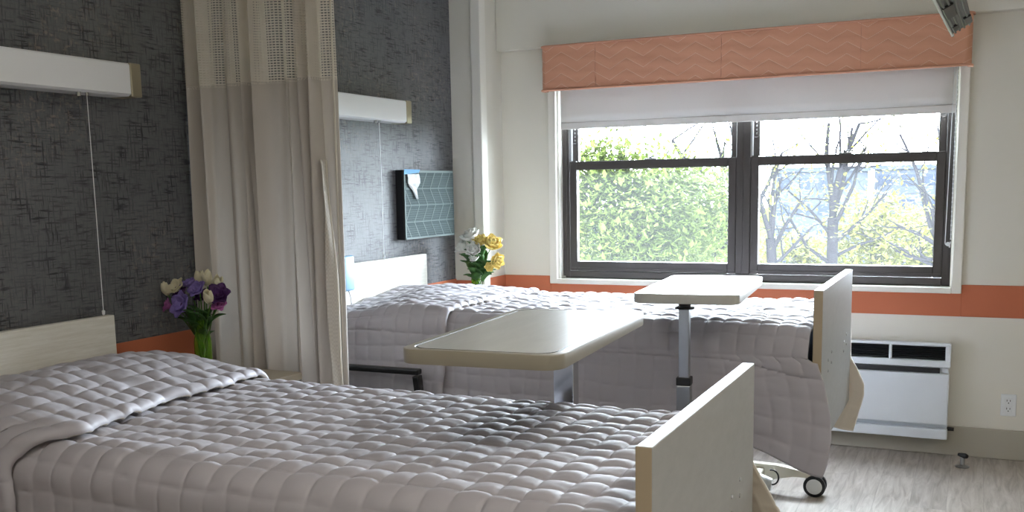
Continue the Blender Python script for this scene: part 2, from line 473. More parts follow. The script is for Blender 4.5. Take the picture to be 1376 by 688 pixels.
# outer frame, mullion, sill channel
b = B()
FY0, FY1 = 0.05, 0.15
add_box(b, 0.512, 0.556, FY0, FY1, 0.893, 2.12, 0.003, 1); add_box(b, 2.650, 2.693, FY0, FY1, 0.893, 2.12, 0.003, 1)
add_box(b, 0.556, 2.650, FY0-0.006, FY1, 0.893, 0.935, 0.003, 1); add_box(b, 0.556, 2.650, FY0, FY1, 2.08, 2.12, 0.003, 1)
for x in (0.535, 2.672): add_box(b, x-0.004, x+0.004, FY0-0.004, FY0, 0.94, 2.08)
wobj('frame', b, M['bronze'])
b = B(); add_box(b, 1.566, 1.648, FY0-0.004, FY1, 0.935, 2.08, 0.003, 1)
add_box(b, 1.600, 1.606, FY0-0.008, FY0-0.003, 0.936, 2.08)
wobj('mullion', b, M['bronze'])
def sash(x0, x1, z0, z1, y0, y1, st, bot, top, name, glass, lock=False):
    b = B()
    add_box(b, x0, x0+st, y0, y1, z0, z1, 0.003, 1); add_box(b, x1-st, x1, y0, y1, z0, z1, 0.003, 1)
    add_box(b, x0+st, x1-st, y0, y1, z0, z0+bot, 0.003, 1); add_box(b, x0+st, x1-st, y0, y1, z1-top, z1, 0.003, 1)
    add_box(b, x0+0.004, x1-0.004, y0-0.007, y0, z0+0.012, z0+0.020); add_box(b, x0+0.004, x1-0.004, y0-0.005, y0, z1-0.014, z1-0.004)
    # fillets in the glass corners
    o = wobj(name, b, M['bronze'])
    ym = (y0+y1)/2
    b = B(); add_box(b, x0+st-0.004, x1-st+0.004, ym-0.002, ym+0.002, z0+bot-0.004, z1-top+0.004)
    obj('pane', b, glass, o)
    if lock:
        xm = (x0+x1)/2
        b = B(); add_box(b, xm-0.035, xm+0.035, y0+0.004, y0+0.03, z1, z1+0.008, 0.002, 1); add_cyl(b, (xm, y0+0.015, z1+0.008), (xm, y0+0.015, z1+0.018), 0.012)
        add_box(b, xm-0.008, xm+0.05, y0+0.008, y0+0.02, z1+0.012, z1+0.02, 0.002, 1)
        obj('sash_lock', b, M['steel'], o, label='small metal sash lock')
    return o
for (x0, x1) in ((0.560, 1.566), (1.648, 2.650)):
    sash(x0, x1, 0.937, 1.595, 0.046, 0.086, 0.045, 0.058, 0.052, 'lower_sash', M['glass_glare'], True)
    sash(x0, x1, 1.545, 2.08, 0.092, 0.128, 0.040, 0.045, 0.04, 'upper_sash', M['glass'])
    # side tracks with balance shoes
    b = B(); add_box(b, x0+0.001, x0+0.006, 0.07, 0.09, 1.6, 2.08); wobj('balance_rod', b, M['whiteplastic'], label='pale balance rod in the jamb track')
    b = B()
    for k in range(4): add_box(b, x0+0.018, x0+0.026, 0.083, 0.091, 1.715+0.022*k, 1.727+0.022*k, 0.002, 1)
    add_box(b, x0+0.012, x0+0.03, 0.083, 0.091, 1.700, 1.707, 0.001, 1)
    wobj('balance_shoe', b, M['chrome'], label='bright metal sash balance clip')
b = B(); add_box(b, 0.514, 0.530, 0.03, 0.049, 0.8925, 0.905, 0.003, 2); wobj('stop_block', b, M['trim'])

# ------------------------------------------------------------------ valance and shade
va = thing('window_valance', 'peach fabric valance with chevron quilting over the window', 'valance', (1.607, -0.08, 2.0))
def vobj(name, bm, m, **k):
    o = obj(name, bm, m, va, **k); o.location = (-1.607, 0.08, -2.0); return o
VX0, VX1, VY, VZ0, VZ1 = 0.462, 2.753, -0.15, 2.0, 2.257
def val_path(off=0.0, n=10, r=0.035):
    pts = [(VX0-off, -0.0735 if off == 0 else -0.0735)]
    for k in range(n+1):
        t = PI + (PI/2)*k/n
        pts.append((VX0+r+(r+off)*math.cos(t), VY+r+(r+off)*math.sin(t)))
    m = 90
    for k in range(1, m): pts.append((VX0+r+(VX1-VX0-2*r)*k/m, VY-off))
    for k in range(n+1):
        t = 1.5*PI + (PI/2)*k/n
        pts.append((VX1-r+(r+off)*math.cos(t), VY+r+(r+off)*math.sin(t)))
    pts.append((VX1+off, -0.0735))
    return pts
b = B()
path = val_path(); inner = val_path(-0.018)
nz = 10
def vgrid(path, zz, wob):
    rows = []
    for i, z in enumerate(zz):
        rows.append([b.verts.new((x, y - wob*0.004*math.sin(9*x+2.1*i)*(1 if 3 < j < len(path)-4 else 0), z)) for j, (x, y) in enumerate(path)])
    return rows
zz = [VZ0+(VZ1-VZ0)*i/nz for i in range(nz+1)]
R1 = vgrid(path, zz, 1); R2 = vgrid(inner, zz, 0)
for RR in (R1, R2):
    for a, c in zip(RR, RR[1:]):
        for k in range(len(a)-1): b.faces.new((a[k], a[k+1], c[k+1], c[k]))
for i in (0, nz):
    for k in range(len(R1[0])-1): b.faces.new((R1[i][k], R1[i][k+1], R2[i][k+1], R2[i][k]))
for k in (0, len(R1[0])-1):
    for i in range(nz): b.faces.new((R1[i][k], R1[i+1][k], R2[i+1][k], R2[i][k]))
vobj('quilted_face', b, M['valance'], smooth=True, auto=50)
b = B(); add_box(b, VX0+0.02, VX1-0.02, VY+0.02, -0.0745, VZ1-0.02, VZ1-0.002); vobj('top_board', b, M['trim'])
for nm, z, rr in (('top_welt', VZ1-0.004, 0.006), ('bottom_welt', VZ0+0.004, 0.007)):
    b = B(); add_tube(b, [(x, y, z) for x, y in val_path(0.003)], rr, 8); vobj(nm, b, M['welt'], smooth=True)
for x in (0.80, 1.52, 2.235):
    b = B(); add_box(b, x-0.0012, x+0.0012, VY-0.0035, VY+0.004, VZ0+0.012, VZ1-0.012); vobj('panel_seam', b, M['welt'])

rs = thing('roller_shade', 'pale grey roller shade pulled a little way down behind the valance', 'roller shade', (1.607, -0.02, 1.78))
def robj(name, bm, m, **k):
    o = obj(name, bm, m, rs, **k); o.location = (-1.607, 0.02, -1.78); return o
b = B(); add_cyl(b, (0.53, 0.012, 2.07), (2.685, 0.012, 2.07), 0.026); robj('roller', b, M['shade'], smooth=True, auto=40)
b = B(); KEEP.add(id(b))
ys = [-0.0145]
g = []
for z in np.linspace(1.822, 2.07, 6):
    g.append([b.verts.new((x, -0.0145+0.0015*math.sin(x*5+z*7), z)) for x in np.linspace(0.530, 2.690, 30)])
for a, c in zip(g, g[1:]):
    for k in range(29): b.faces.new((a[k], a[k+1], c[k+1], c[k]))
o = robj('shade_cloth', b, M['shade'], smooth=True); md = o.modifiers.new('thick', 'SOLIDIFY'); md.thickness = 0.0012
b = B(); add_box(b, 0.530, 2.690, -0.019, -0.008, 1.783, 1.823, 0.004, 2); robj('bottom_bar', b, M['shade'])
b = B()
for dx, z0 in ((0.0, 1.125), (0.014, 1.14)):
    add_tube(b, [(2.676+dx-0.012*(1 if z0 < 1.13 else 0)*(1-(z-1.125)/0.9), -0.030, z) for z in np.linspace(z0, 2.08, 14)], 0.0022, 6)
add_tube(b, [(2.664+0.013+0.013*math.cos(t), -0.030, 1.125+0.014*math.sin(t)) for t in np.linspace(PI, 2.15*PI, 12)], 0.0024, 6)
for k in range(40): add_tube(b, [(2.690, -0.030, 1.14+0.0235*k), (2.690, -0.030, 1.148+0.0235*k)], 0.0034, 6)
robj('bead_chain', b, M['whiteplastic'], smooth=True, label='white beaded pull chain')
b = B(); add_cyl(b, (2.678, -0.032, 1.118), (2.678, -0.026, 1.118), 0.011, 14); add_box(b, 2.682, 2.690, -0.034, -0.027, 1.10, 1.125, 0.002, 1)
robj('chain_clip', b, M['whiteplastic'])

# ------------------------------------------------------------------ over-bed wall lights
def wall_light(y_end, length, y_cord, cord_bot, label):
    t = thing('wall_light', label, 'wall light', (0.0, y_end-length/2, 1.845), group='over-bed wall lights')
    def L(name, bm, m, par=t, **k):
        o = obj(name, bm, m, par, **k)
        if par is t: o.location = (0, -(y_end-length/2), -1.845)
        return o
    z0, z1 = 1.789, 1.902
    prof = [(0.001, z0), (0.088, z0), (0.100, z0+0.008), (0.100, z1-0.006), (0.094, z1), (0.001, z1)]
    def ext(a, c, bm):
        A = [bm.verts.new((x, a, z)) for x, z in prof]; C = [bm.verts.new((x, c, z)) for x, z in prof]
        n = len(prof); bm.faces.new(A); bm.faces.new(C[::-1])
        for k in range(n): bm.faces.new((A[k], A[(k+1)%n], C[(k+1)%n], C[k]))
    b = B(); ext(y_end-length+0.05, y_end-0.05, b); L('housing', b, M['lightbody'])
    for a, c in ((y_end-0.049, y_end), (y_end-length, y_end-length+0.049)):
        b = B(); add_box(b, 0.001, 0.103, a, c, z0-0.002, z1+0.002, 0.004, 2); L('end_cap', b, M['gold'], label='brushed champagne end cap')
    b = B(); add_cyl(b, (0.085, y_cord-0.035, z0-0.014), (0.085, y_cord-0.035, z0), 0.008, 12); L('switch_button', b, M['chrome'], smooth=True, auto=40, label='small chrome switch button')
    b = B(); add_cyl(b, (0.085, y_cord, z0-0.01), (0.085, y_cord, z0), 0.006, 12)
    sw = L('pull_switch', b, M['chrome'], label='small chrome pull switch')
    b = B(); add_tube(b, [(0.085, y_cord, z0-0.01), (0.085, y_cord+0.002, 1.4), (0.083, y_cord+0.004, cord_bot)], 0.0014, 6)
    add_lathe(b, [(0, -0.02), (0.005, -0.016), (0.006, -0.004), (0, 0.0)], 10, (0.083, y_cord+0.004, cord_bot))
    L('pull_cord', b, M['whiteplastic'])
    return t
wall_light(-2.913, 1.25, -3.145, 1.056, 'long grey-white wall light on the dark wallpaper above the nearer bed')
wall_light(-1.032, 1.25, -1.325, 1.12, 'bright white wall light on the wallpaper above the bed by the window')

# ------------------------------------------------------------------ framed panel
fa = thing('wall_art', 'teal grey chevron panel in dark frame beside the far wall light', 'wall art', (0.0, -0.77, 1.365))
def aobj(name, bm, m, par=fa, **k):
    o = obj(name, bm, m, par, **k)
    if par is fa: o.location = (0, 0.77, -1.365)
    return o
AY0, AY1, AZ0, AZ1 = -1.052, -0.492, 1.18, 1.55
b = B(); add_box(b, 0.001, 0.046, AY0, AY1, AZ0, AZ1, 0.002, 1); aobj('box_frame', b, M['black'])
def mat_art():
    t = NT('teal_felt_panel'); t.base(t.mix(t.noise(t.coord((1, 3, 60)), 4, 3), srgb(74, 86, 88), srgb(92, 104, 105)), 0.85, spec=0.1); return t.m
M['art'] = mat_art(); M['artline'] = plain('pale_teal_line', srgb(118, 132, 131), 0.7, var=0.03)
b = B(); add_box(b, 0.046, 0.050, AY0+0.006, AY1-0.001, AZ0+0.001, AZ1-0.001, 0.001, 1); aobj('panel', b, M['art'])
b = B()
def strip(p, q, w, x0=0.0501, x1=0.0515):
    (y0, z0), (y1, z1) = p, q
    d = Vector((y1-y0, z1-z0)); d.normalize(); n = Vector((-d.y, d.x))*w/2
    P = [(y0+n.x, z0+n.y), (y1+n.x, z1+n.y), (y1-n.x, z1-n.y), (y0-n.x, z0-n.y)]
    add_prism(b, P, 'x', x0, x1)
H = (AZ1-AZ0)/4; nC = 6; Wc = (AY1-AY0-0.02)/nC
for r in range(4):
    z1 = AZ1-0.012-r*(H-0.004); z0 = z1-(H-0.004)
    strip((AY0+0.01, z1), (AY1-0.003, z1), 0.004)
    for k in range(nC+1):
        y = AY0+0.012+k*Wc
        s = 0.06 if r % 2 else -0.06
        a, c = y-s/2 + (0.03 if r % 2 == 0 else 0.03), 0
        p = (y, z1) if r % 2 else (y+0.06, z1); q = (y+0.06, z0) if r % 2 else (y, z0)
        if q[0] < AY1-0.004 and p[0] < AY1-0.004: strip(p, q, 0.005)
    for k in range(6): strip((AY0+0.014, z0+0.012*(k+0.5)), (AY1-0.006, z0+0.012*(k+0.5)), 0.0009, 0.0501, 0.0506)
strip((AY0+0.008, AZ0+0.006), (AY1-0.003, AZ0+0.006), 0.010); strip((AY0+0.011, AZ0), (AY0+0.011, AZ1), 0.010); strip((AY0+0.008, AZ1-0.006), (AY1-0.003, AZ1-0.006), 0.008)
aobj('chevron_lines', b, M['artline'])
M['tape'] = plain('blue_tape', srgb(72, 146, 206), 0.6, var=0.06)
b = B(); add_prism(b, [(AY0+0.004, AZ1-0.024), (AY0+0.16, AZ1-0.014), (AY0+0.175, AZ1+0.002), (AY0+0.01, AZ1+0.003)], 'x', 0.0520, 0.0530); aobj('masking_tape', b, M['tape'], label='strip of blue masking tape')
M['plasticbag'] = plain('clear_bag', srgb(216, 220, 222), 0.25, var=0.25, scale=40)
b = B(); KEEP.add(id(b))
rows = []
shape = [(0.028, 0.155, -0.022), (0.032, 0.150, -0.045), (0.035, 0.148, -0.07), (0.050, 0.132, -0.088), (0.075, 0.125, -0.105), (0.095, 0.128, -0.13), (0.112, 0.13, -0.155)]
for i, (a, c, dz) in enumerate(shape):
    rows.append([b.verts.new((0.056+0.010*random.random(), AY0+a+(c-a)*k/6, AZ1+dz)) for k in range(7)])
for a, c in zip(rows, rows[1:]):
    for k in range(6): b.faces.new((a[k], a[k+1], c[k+1], c[k]))
o = aobj('crumpled_bag', b, M['plasticbag'], label='crumpled clear bag stuck under the tape'); md = o.modifiers.new('t', 'SOLIDIFY'); md.thickness = 0.001

# ------------------------------------------------------------------ quilts
def lattice(seed):
    rs_ = np.random.RandomState(seed); T = rs_.rand(257, 257)
    def f(x, y):
        xi = np.floor(x).astype(int); yi = np.floor(y).astype(int); fx = x-xi; fy = y-yi
        fx = fx*fx*(3-2*fx); fy = fy*fy*(3-2*fy); xi %= 256; yi %= 256
        return (T[xi, yi]*(1-fx)+T[xi+1, yi]*fx)*(1-fy)+(T[xi, yi+1]*(1-fx)+T[xi+1, yi+1]*fx)*fy - 0.5
    return f
def sstep(a, b_, x):
    t = np.clip((x-a)/(b_-a), 0, 1); return t*t*(3-2*t)

def grid_mesh(name, X, Y, Z, mats, parent, uv=None, thick=0.011, matoff=1, offset=-1):
    n, m = X.shape
    V = np.stack([X, Y, Z], -1).reshape(-1, 3).astype(np.float32)
    i, j = np.meshgrid(np.arange(n-1), np.arange(m-1), indexing='ij')
    a = (i*m+j).ravel(); F = np.stack([a, a+1, a+m+1, a+m], -1).astype(np.int32)
    me = bpy.data.meshes.new(name)
    me.vertices.add(len(V)); me.vertices.foreach_set('co', V.ravel())
    me.loops.add(F.size); me.loops.foreach_set('vertex_index', F.ravel())
    me.polygons.add(len(F)); me.polygons.foreach_set('loop_start', np.arange(0, F.size, 4, dtype=np.int32))
    me.polygons.foreach_set('use_smooth', np.ones(len(F), dtype=bool))
    if uv is not None:
        ul = me.uv_layers.new(name='UVMap'); U = np.stack([uv[0].ravel(), uv[1].ravel()], -1)[F.ravel()].astype(np.float32)
        ul.data.foreach_set('uv', U.ravel())
    me.update(calc_edges=True); me.validate()
    for mm in mats: me.materials.append(mm)
    o = bpy.data.objects.new(name, me); link(o, parent)
    if thick:
        md = o.modifiers.new('thickness', 'SOLIDIFY'); md.thickness = thick; md.offset = offset
        md.material_offset = matoff; md.material_offset_rim = 0; md.use_even_offset = False
    return o

def quilt_field(Lp, Cp, pitch, amp, seed, pu=0.0, pv=0.0):
    n1, n2, n3 = lattice(seed), lattice(seed+1), lattice(seed+2)
    u = (Lp+pu)/pitch + 0.28*n1(Lp*5, Cp*5) + 0.10*n3(Lp*17, Cp*17); v = (Cp+pv)/(pitch*1.02) + 0.28*n2(Lp*5+9, Cp*5+3) + 0.10*n3(Lp*17+40, Cp*17+7)
    su = np.abs(np.sin(PI*u)); sv = np.abs(np.sin(PI*v))
    cu = np.floor(u).astype(int); cv = np.floor(v).astype(int)
    rs_ = np.random.RandomState(seed+5); RT = rs_.rand(128, 128, 3)
    r = RT[cu % 128, cv % 128]
    fu = u-cu-0.5; fv = v-cv-0.5
    h = amp*(0.75+0.5*r[..., 0])*(su*sv)**0.30
    h += amp*0.55*((r[..., 1]-0.5)*fu+(r[..., 2]-0.5)*fv)*(su*sv)**0.5*2
    h += 0.0022*n1(Lp*22, Cp*60+3) + 0.0012*n2(Lp*70, Cp*110)
    # puckers along the seams
    h += 0.0022*n3(Lp*120, Cp*120)*(1-su*sv)
    return h

def quilt_sheet(name, parent, x0, x1, y0, y1, zt, r, Dn, Df, seed, bump=None, extn=None, extf=None, hem=None, flare=0.02, curl=False,
                amp=0.0145, pitch=0.067, step=0.0062, mats=None, out=0.0, tuck=0.008, thick=0.011, seam_d=None, skew=None, side=0.46):
    """y0 near side, y1 far side; profile across: near drop, top, far drop; Dn/Df vertical drops."""
    w = (y1-y0)/2; yc = (y0+y1)/2; flat = w-r; arc = r*PI/2
    cN = flat+arc+Dn; cF = flat+arc+Df
    nc = int((cN+cF)/step); nl = int((x1-x0)/step)
    l = np.linspace(0, 1, nl); c = np.linspace(-cN, cF, nc)
    Lg, Cg = np.meshgrid(l, c, indexing='ij')
    a = np.abs(Cg); sg = np.sign(Cg)
    th = np.clip((a-flat)/r, 0, PI/2); d = np.maximum(0, a-flat-arc)
    D = np.where(sg < 0, Dn, Df); dn = d/np.maximum(D, 1e-6)
    Lp = x0+Lg*(x1-x0)
    if hem is not None:
        d = d*(1+dn*(hem(Lp, sg)-1))
    yy = np.minimum(a, flat)+r*np.sin(th); zz = -(r-r*np.cos(th))-d
    ny = np.sin(th)*sg; nz_ = np.cos(th)
    h = quilt_field(Lp, Cg, pitch, amp, seed)
    h *= (1-side*np.sin(th))*(1-0.30*np.clip(d/0.05, 0, 1))
    if seam_d:
        h -= 0.006*np.exp(-((d-seam_d-0.06*sstep(1.9, 2.28, Lp))/0.006)**2)
    if curl: h *= 1-0.0*sstep(x1-0.055, x1-0.01, Lp)
    n4 = lattice(seed+9)
    yy = yy + flare*dn**1.3 + (0.5*flare+0.4*flare*n4(Lp*11, d*4+30)+0.8*flare*n4(Lp*4.5, d*3+sg*7)+0.012*sstep(2.0, 2.25, Lp)*(sg < 0))*np.clip(d/0.12, 0, 1) + out
    xe = np.where(sg < 0, extn(d) if extn else 0*d, extf(d) if extf else 0*d)
    kx = sstep(0.55, 1.0, Lg)
    X = Lp + xe*kx
    zt_ = zt + (bump(Lp, (yc+Cg)) if bump else 0)*np.clip(1-d/0.10, 0, 1)*np.where(th > 0, np.cos(th)*0.7+0.3, 1)
    if tuck: zt_ = zt_ - tuck*sstep(0.985, 1.0, Lg)*(d < 0.02)
    zt_ = zt_ + 0.006*n4(Lp*3, Cg*3+60)*np.cos(th)
    Y = yc + sg*yy + ny*h; Z = zt_ + zz + nz_*h
    if curl:
        # the free edge rolls down onto the layer below
        e = np.clip((Lg-(1-curl/(x1-x0)))/(curl/(x1-x0)), 0, 1)
        drop = 0.013*(1-np.sqrt(np.clip(1-e**2, 0, 1)))
        Z = Z-drop*nz_; Y = Y-ny*drop*0.8
        wv = 0.022*n4(Cg*6+11, Cg*0+4) + 0.012*n4(Cg*17+3, Cg*0+9)
        X = X + wv*sstep(0.5, 1.0, Lg)
        if skew: X = X + skew(Cg/flat, d)*sstep(0.0, 1.0, Lg)
    return grid_mesh(name, X, Y, Z, mats or [M['quilt'], M['lining']], parent, thick=thick)

def make_spread(loc, label, y0, y1, zt, xe, hx, Dn, Df, seed, bumpf, extn, extf, hem, foldx, seam=None, foldD=None, fold_lift=0.026, fold_out=0.016, skew=None, r=0.065, flare=0.02):
    t = thing('bedspread', label, 'bedspread', loc, group='quilted bedspreads')
    T = Vector(loc)
    def fix(o): o.location = -T; return o
    fix(quilt_sheet('quilt', t, hx, xe, y0, y1, zt, r, Dn, Df, seed, extn=extn, extf=extf, hem=hem, seam_d=seam, flare=flare))
    fd = foldD or (Dn, Df)
    fix(quilt_sheet('turned_fold', t, 0.085, foldx, y0-0.004, y1+0.004, zt+fold_lift, 0.085, fd[0], fd[1], seed+20, bump=bumpf, curl=0.016, out=fold_out, amp=0.0125, tuck=0, skew=skew, side=0.25))
    return t

# bed geometry
BED = [dict(fx=2.2645, fy0=-3.974, fy1=-3.059, fz=0.9825, th=0.032, hy0=-4.0, hy1=-3.085, hz=1.031, zt=0.822, y0=-3.992, y1=-3.034),
       dict(fx=2.281, fy0=-1.916, fy1=-0.977, fz=1.058, th=0.033, hy0=-1.80, hy1=-0.868, hz=1.0955, zt=0.905, y0=-1.935, y1=-0.958)]
def bump1(x, y):
    s = (y+3.51)/0.48
    return (0.020+0.055*np.exp(-((x-0.36)/0.2)**2)*(1-np.clip(np.abs(s), 0, 1)**3) - 0.012*sstep(0.5, 0.75, x))*1.0
def bump2(x, y):
    s = (y+1.44)/0.48
    bh = np.interp(y, [-1.95, -1.60, -1.185, -0.93], [-0.050, -0.052, 0.008, -0.022])
    return bh*(1-sstep(0.15, 0.62, x)) + 0.024*np.exp(-((x-0.42)/0.17)**2)*(1-np.clip(np.abs(s), 0, 1)**3) - 0.012*sstep(-0.5, 1.0, s)
def wing(peak, dp, dend):
    def f(d): return peak*np.sin(np.clip(d/dend, 0, 1)**0.75*PI*0.80)
    return f
spread1 = make_spread((1.2, -3.51, 0.83), 'taupe quilted satin bedspread on the nearer bed, turned back over the pillow', BED[0]['y0'], BED[0]['y1'], BED[0]['zt'], 2.255, 0.5, 0.42, 0.42, 11,
    bump1, wing(0.02, 0.3, 0.5), lambda d: 0.016*np.clip(d/0.03, 0, 1)+0.56*np.clip(d-0.02, 0, 1), None, 0.72,
    skew=lambda c, d: np.where(c < 0, np.minimum(-c, 1)*0.09, -c*0.03) - 0.125*sstep(0.9, 1.30, -c), flare=0.006)
spread2 = make_spread((1.2, -1.44, 0.91), 'taupe quilted bedspread on the bed by the window, hanging past its footboard', BED[1]['y0'], BED[1]['y1'], BED[1]['zt'], 2.268, 0.55, 0.33, 0.42, 41,
    bump2, lambda d: np.interp(d, [0, 0.02, 0.10, 0.20, 0.28, 0.38, 0.50], [0.0, 0.036, 0.066, 0.088, 0.094, 0.082, 0.045]),
    lambda d: np.interp(d, [0, 0.03, 0.16, 0.21, 0.28, 0.33, 0.45, 0.60], [0.0, 0.042, 0.045, 0.075, 0.105, 0.105, 0.075, 0.035]),
    lambda L, sg: np.where(sg < 0, 1+0.30*sstep(1.95, 2.28, L), 1+0.20*sstep(1.9, 2.27, L)), 0.775, seam=0.018, foldD=(0.36, 0.36), fold_out=0.030, r=0.095)

def make_bed(d, label, group=None):
    cx, cy = 1.2, (d['fy0']+d['fy1'])/2
    t = thing('hospital_bed', label, 'bed', (cx, cy, 0), group='hospital beds')
    T = Vector((cx, cy, 0))
    def P(name, bm, m, par=t, **k):
        o = obj(name, bm, m, par, **k)
        if par is t: o.location = -T
        return o
    b = B(); add_box(b, 0.042, 0.074, d['hy0'], d['hy1'], 0.42, d['hz'], 0.003, 2); P('headboard', b, M['head'], label='pale wood-grain headboard')
    # footboard: pale faces, beige edge banding
    fb = B(); x0, x1 = d['fx'], d['fx']+d['th']
    add_box(fb, x0, x1, d['fy0'], d['fy1'], 0.46, d['fz'], 0.0025, 2)
    fb.faces.ensure_lookup_table(); fb.normal_update()
    for f in fb.faces:
        if abs(f.normal.y) > 0.9: f.material_index = 1
    f_o = P('footboard', fb, [M['foot'], M['footedge']], label='plain pale laminate footboard')
    for cyy in (cy-0.245, cy+0.245):
        for (dy, dz) in ((-0.045, 0.0), (-0.045, -0.042), (0.045, 0.018), (0.045, -0.024)):
            zz = d['fz']-0.285+dz
            b = B(); add_lathe(b, [(0, 0.003), (0.0045, 0.003), (0.006, 0.0015), (0.006, 0.0)], 12)
            bmesh.ops.transform(b, matrix=Matrix.Translation((x1-0.0004, cyy+dy, zz)) @ Matrix.Rotation(PI/2, 4, 'Y'), verts=b.verts)
            obj('screw_cap', b, M['chrome'], f_o, smooth=True, auto=40, label='small chrome screw cap')
    zt = d['zt']
    b = B(); add_box(b, 0.10, d['fx']-0.025, d['y0']+0.04, d['y1']-0.04, zt-0.20, zt-0.022, 0.05, 4); P('mattress', b, M['matt'], smooth=True, auto=50)
    b = B(); add_box(b, 0.11, d['fx']-0.03, d['y0']+0.07, d['y1']-0.07, zt-0.245, zt-0.205, 0.006, 1)
    for s in (-1, 1): add_box(b, 0.30, d['fx']-0.10, cy+s*0.30-0.025, cy+s*0.30+0.025, zt-0.32, zt-0.245, 0.005, 1)
    for s in (-1, 1): add_tube(b, [(0.75, cy+s*0.24, 0.14), (1.05, cy+s*0.24, zt-0.30)], 0.02, 8); add_tube(b, [(1.75, cy+s*0.24, 0.14), (1.45, cy+s*0.24, zt-0.30)], 0.02, 8)
    P('deck', b, M['bedmetal'])
    # base: two arched side beams with cross rails
    b = B()
    far_y, near_y = d['fy1']+0.0, d['fy0']+0.0
    ys_ = (cy-0.40, d['fy1']-0.005)
    for yb in ys_:
        xs = np.linspace(0.32, 2.15, 26); up_, lo = [], []
        for x in xs:
            q = (x-1.235)/0.915
            zc_ = 0.118+0.006*(1-q*q) + 0.026*math.cos(q*PI*1.3)*0.0
            hgt = 0.035+0.055*math.exp(-((abs(q)-0.72)/0.18)**2)
            up_.append((x, zc_+0.012-0.022*max(0, abs(q)-0.86)/0.14)); lo.append((x, zc_+0.012-0.022*max(0, abs(q)-0.86)/0.14-hgt*(1-0.45*max(0, abs(q)-0.8)/0.2)))
        add_prism(b, up_+lo[::-1], 'y', yb-0.02, yb+0.02)
    for x in (0.55, 1.235, 1.92): add_box(b, x-0.025, x+0.025, ys_[0]+0.02, ys_[1]-0.02, 0.075, 0.115, 0.004, 1)
    P('base_frame', b, M['bedmetal'], label='cream painted arched base frame')
    b = B(); add_tube(b, [(1.78, ys_[1]-0.13, 0.075), (1.86, ys_[1]-0.13, 0.075), (1.95, ys_[1]-0.13, 0.075), (2.0, ys_[1]-0.13, 0.07)], [0.03, 0.04, 0.04, 0.028], 16)
    add_tube(b, [(1.5, ys_[1]-0.13, 0.09), (1.78, ys_[1]-0.13, 0.075)], 0.018, 12)
    mo = P('lift_motor', b, M['whiteplastic'], smooth=True, auto=40, label='white tubular lift motor')
    b = B(); add_tube(b, [(2.0+0.03*math.sin(t), ys_[1]-0.13, 0.07+0.035-0.035*math.cos(t)) for t in np.linspace(0, PI*1.1, 12)], 0.004, 8); obj('cable', b, M['black'], mo, smooth=True)
    for yb in ys_:
        for x in (0.32, 2.175):
            b = B(); add_cyl(b, (x-0.02, yb, 0.108), (x-0.02, yb, 0.128), 0.013, 14)
            add_box(b, x-0.032, x+0.012, yb-0.012, yb+0.012, 0.05, 0.108, 0.006, 2); 
            co = P('caster', b, M['bedmetal'], smooth=True, auto=40)
            for s in (-1, 1):
                b = B(); add_tube(b, [(x, yb+s*0.013, 0.0505), (x, yb+s*0.016, 0.0505), (x, yb+s*0.030, 0.0505), (x, yb+s*0.033, 0.0505)], [0.045, 0.050, 0.050, 0.045], 28)
                obj('tyre', b, M['darkmetal'], co, smooth=True, auto=50, label='dark rubber tyre')
                b = B(); add_tube(b, [(x, yb+s*0.012, 0.0505), (x, yb+s*0.0335, 0.0505), (x, yb+s*0.0355, 0.0505)], [0.036, 0.036, 0.030], 24)
                obj('hub_cap', b, M['whiteplastic'], co, smooth=True, auto=40, label='pale hub cap')
    return t
make_bed(BED[0], 'bed with pale footboard nearest the camera, under the left wall light')
make_bed(BED[1], 'bed with pale footboard and white caster standing below the window')

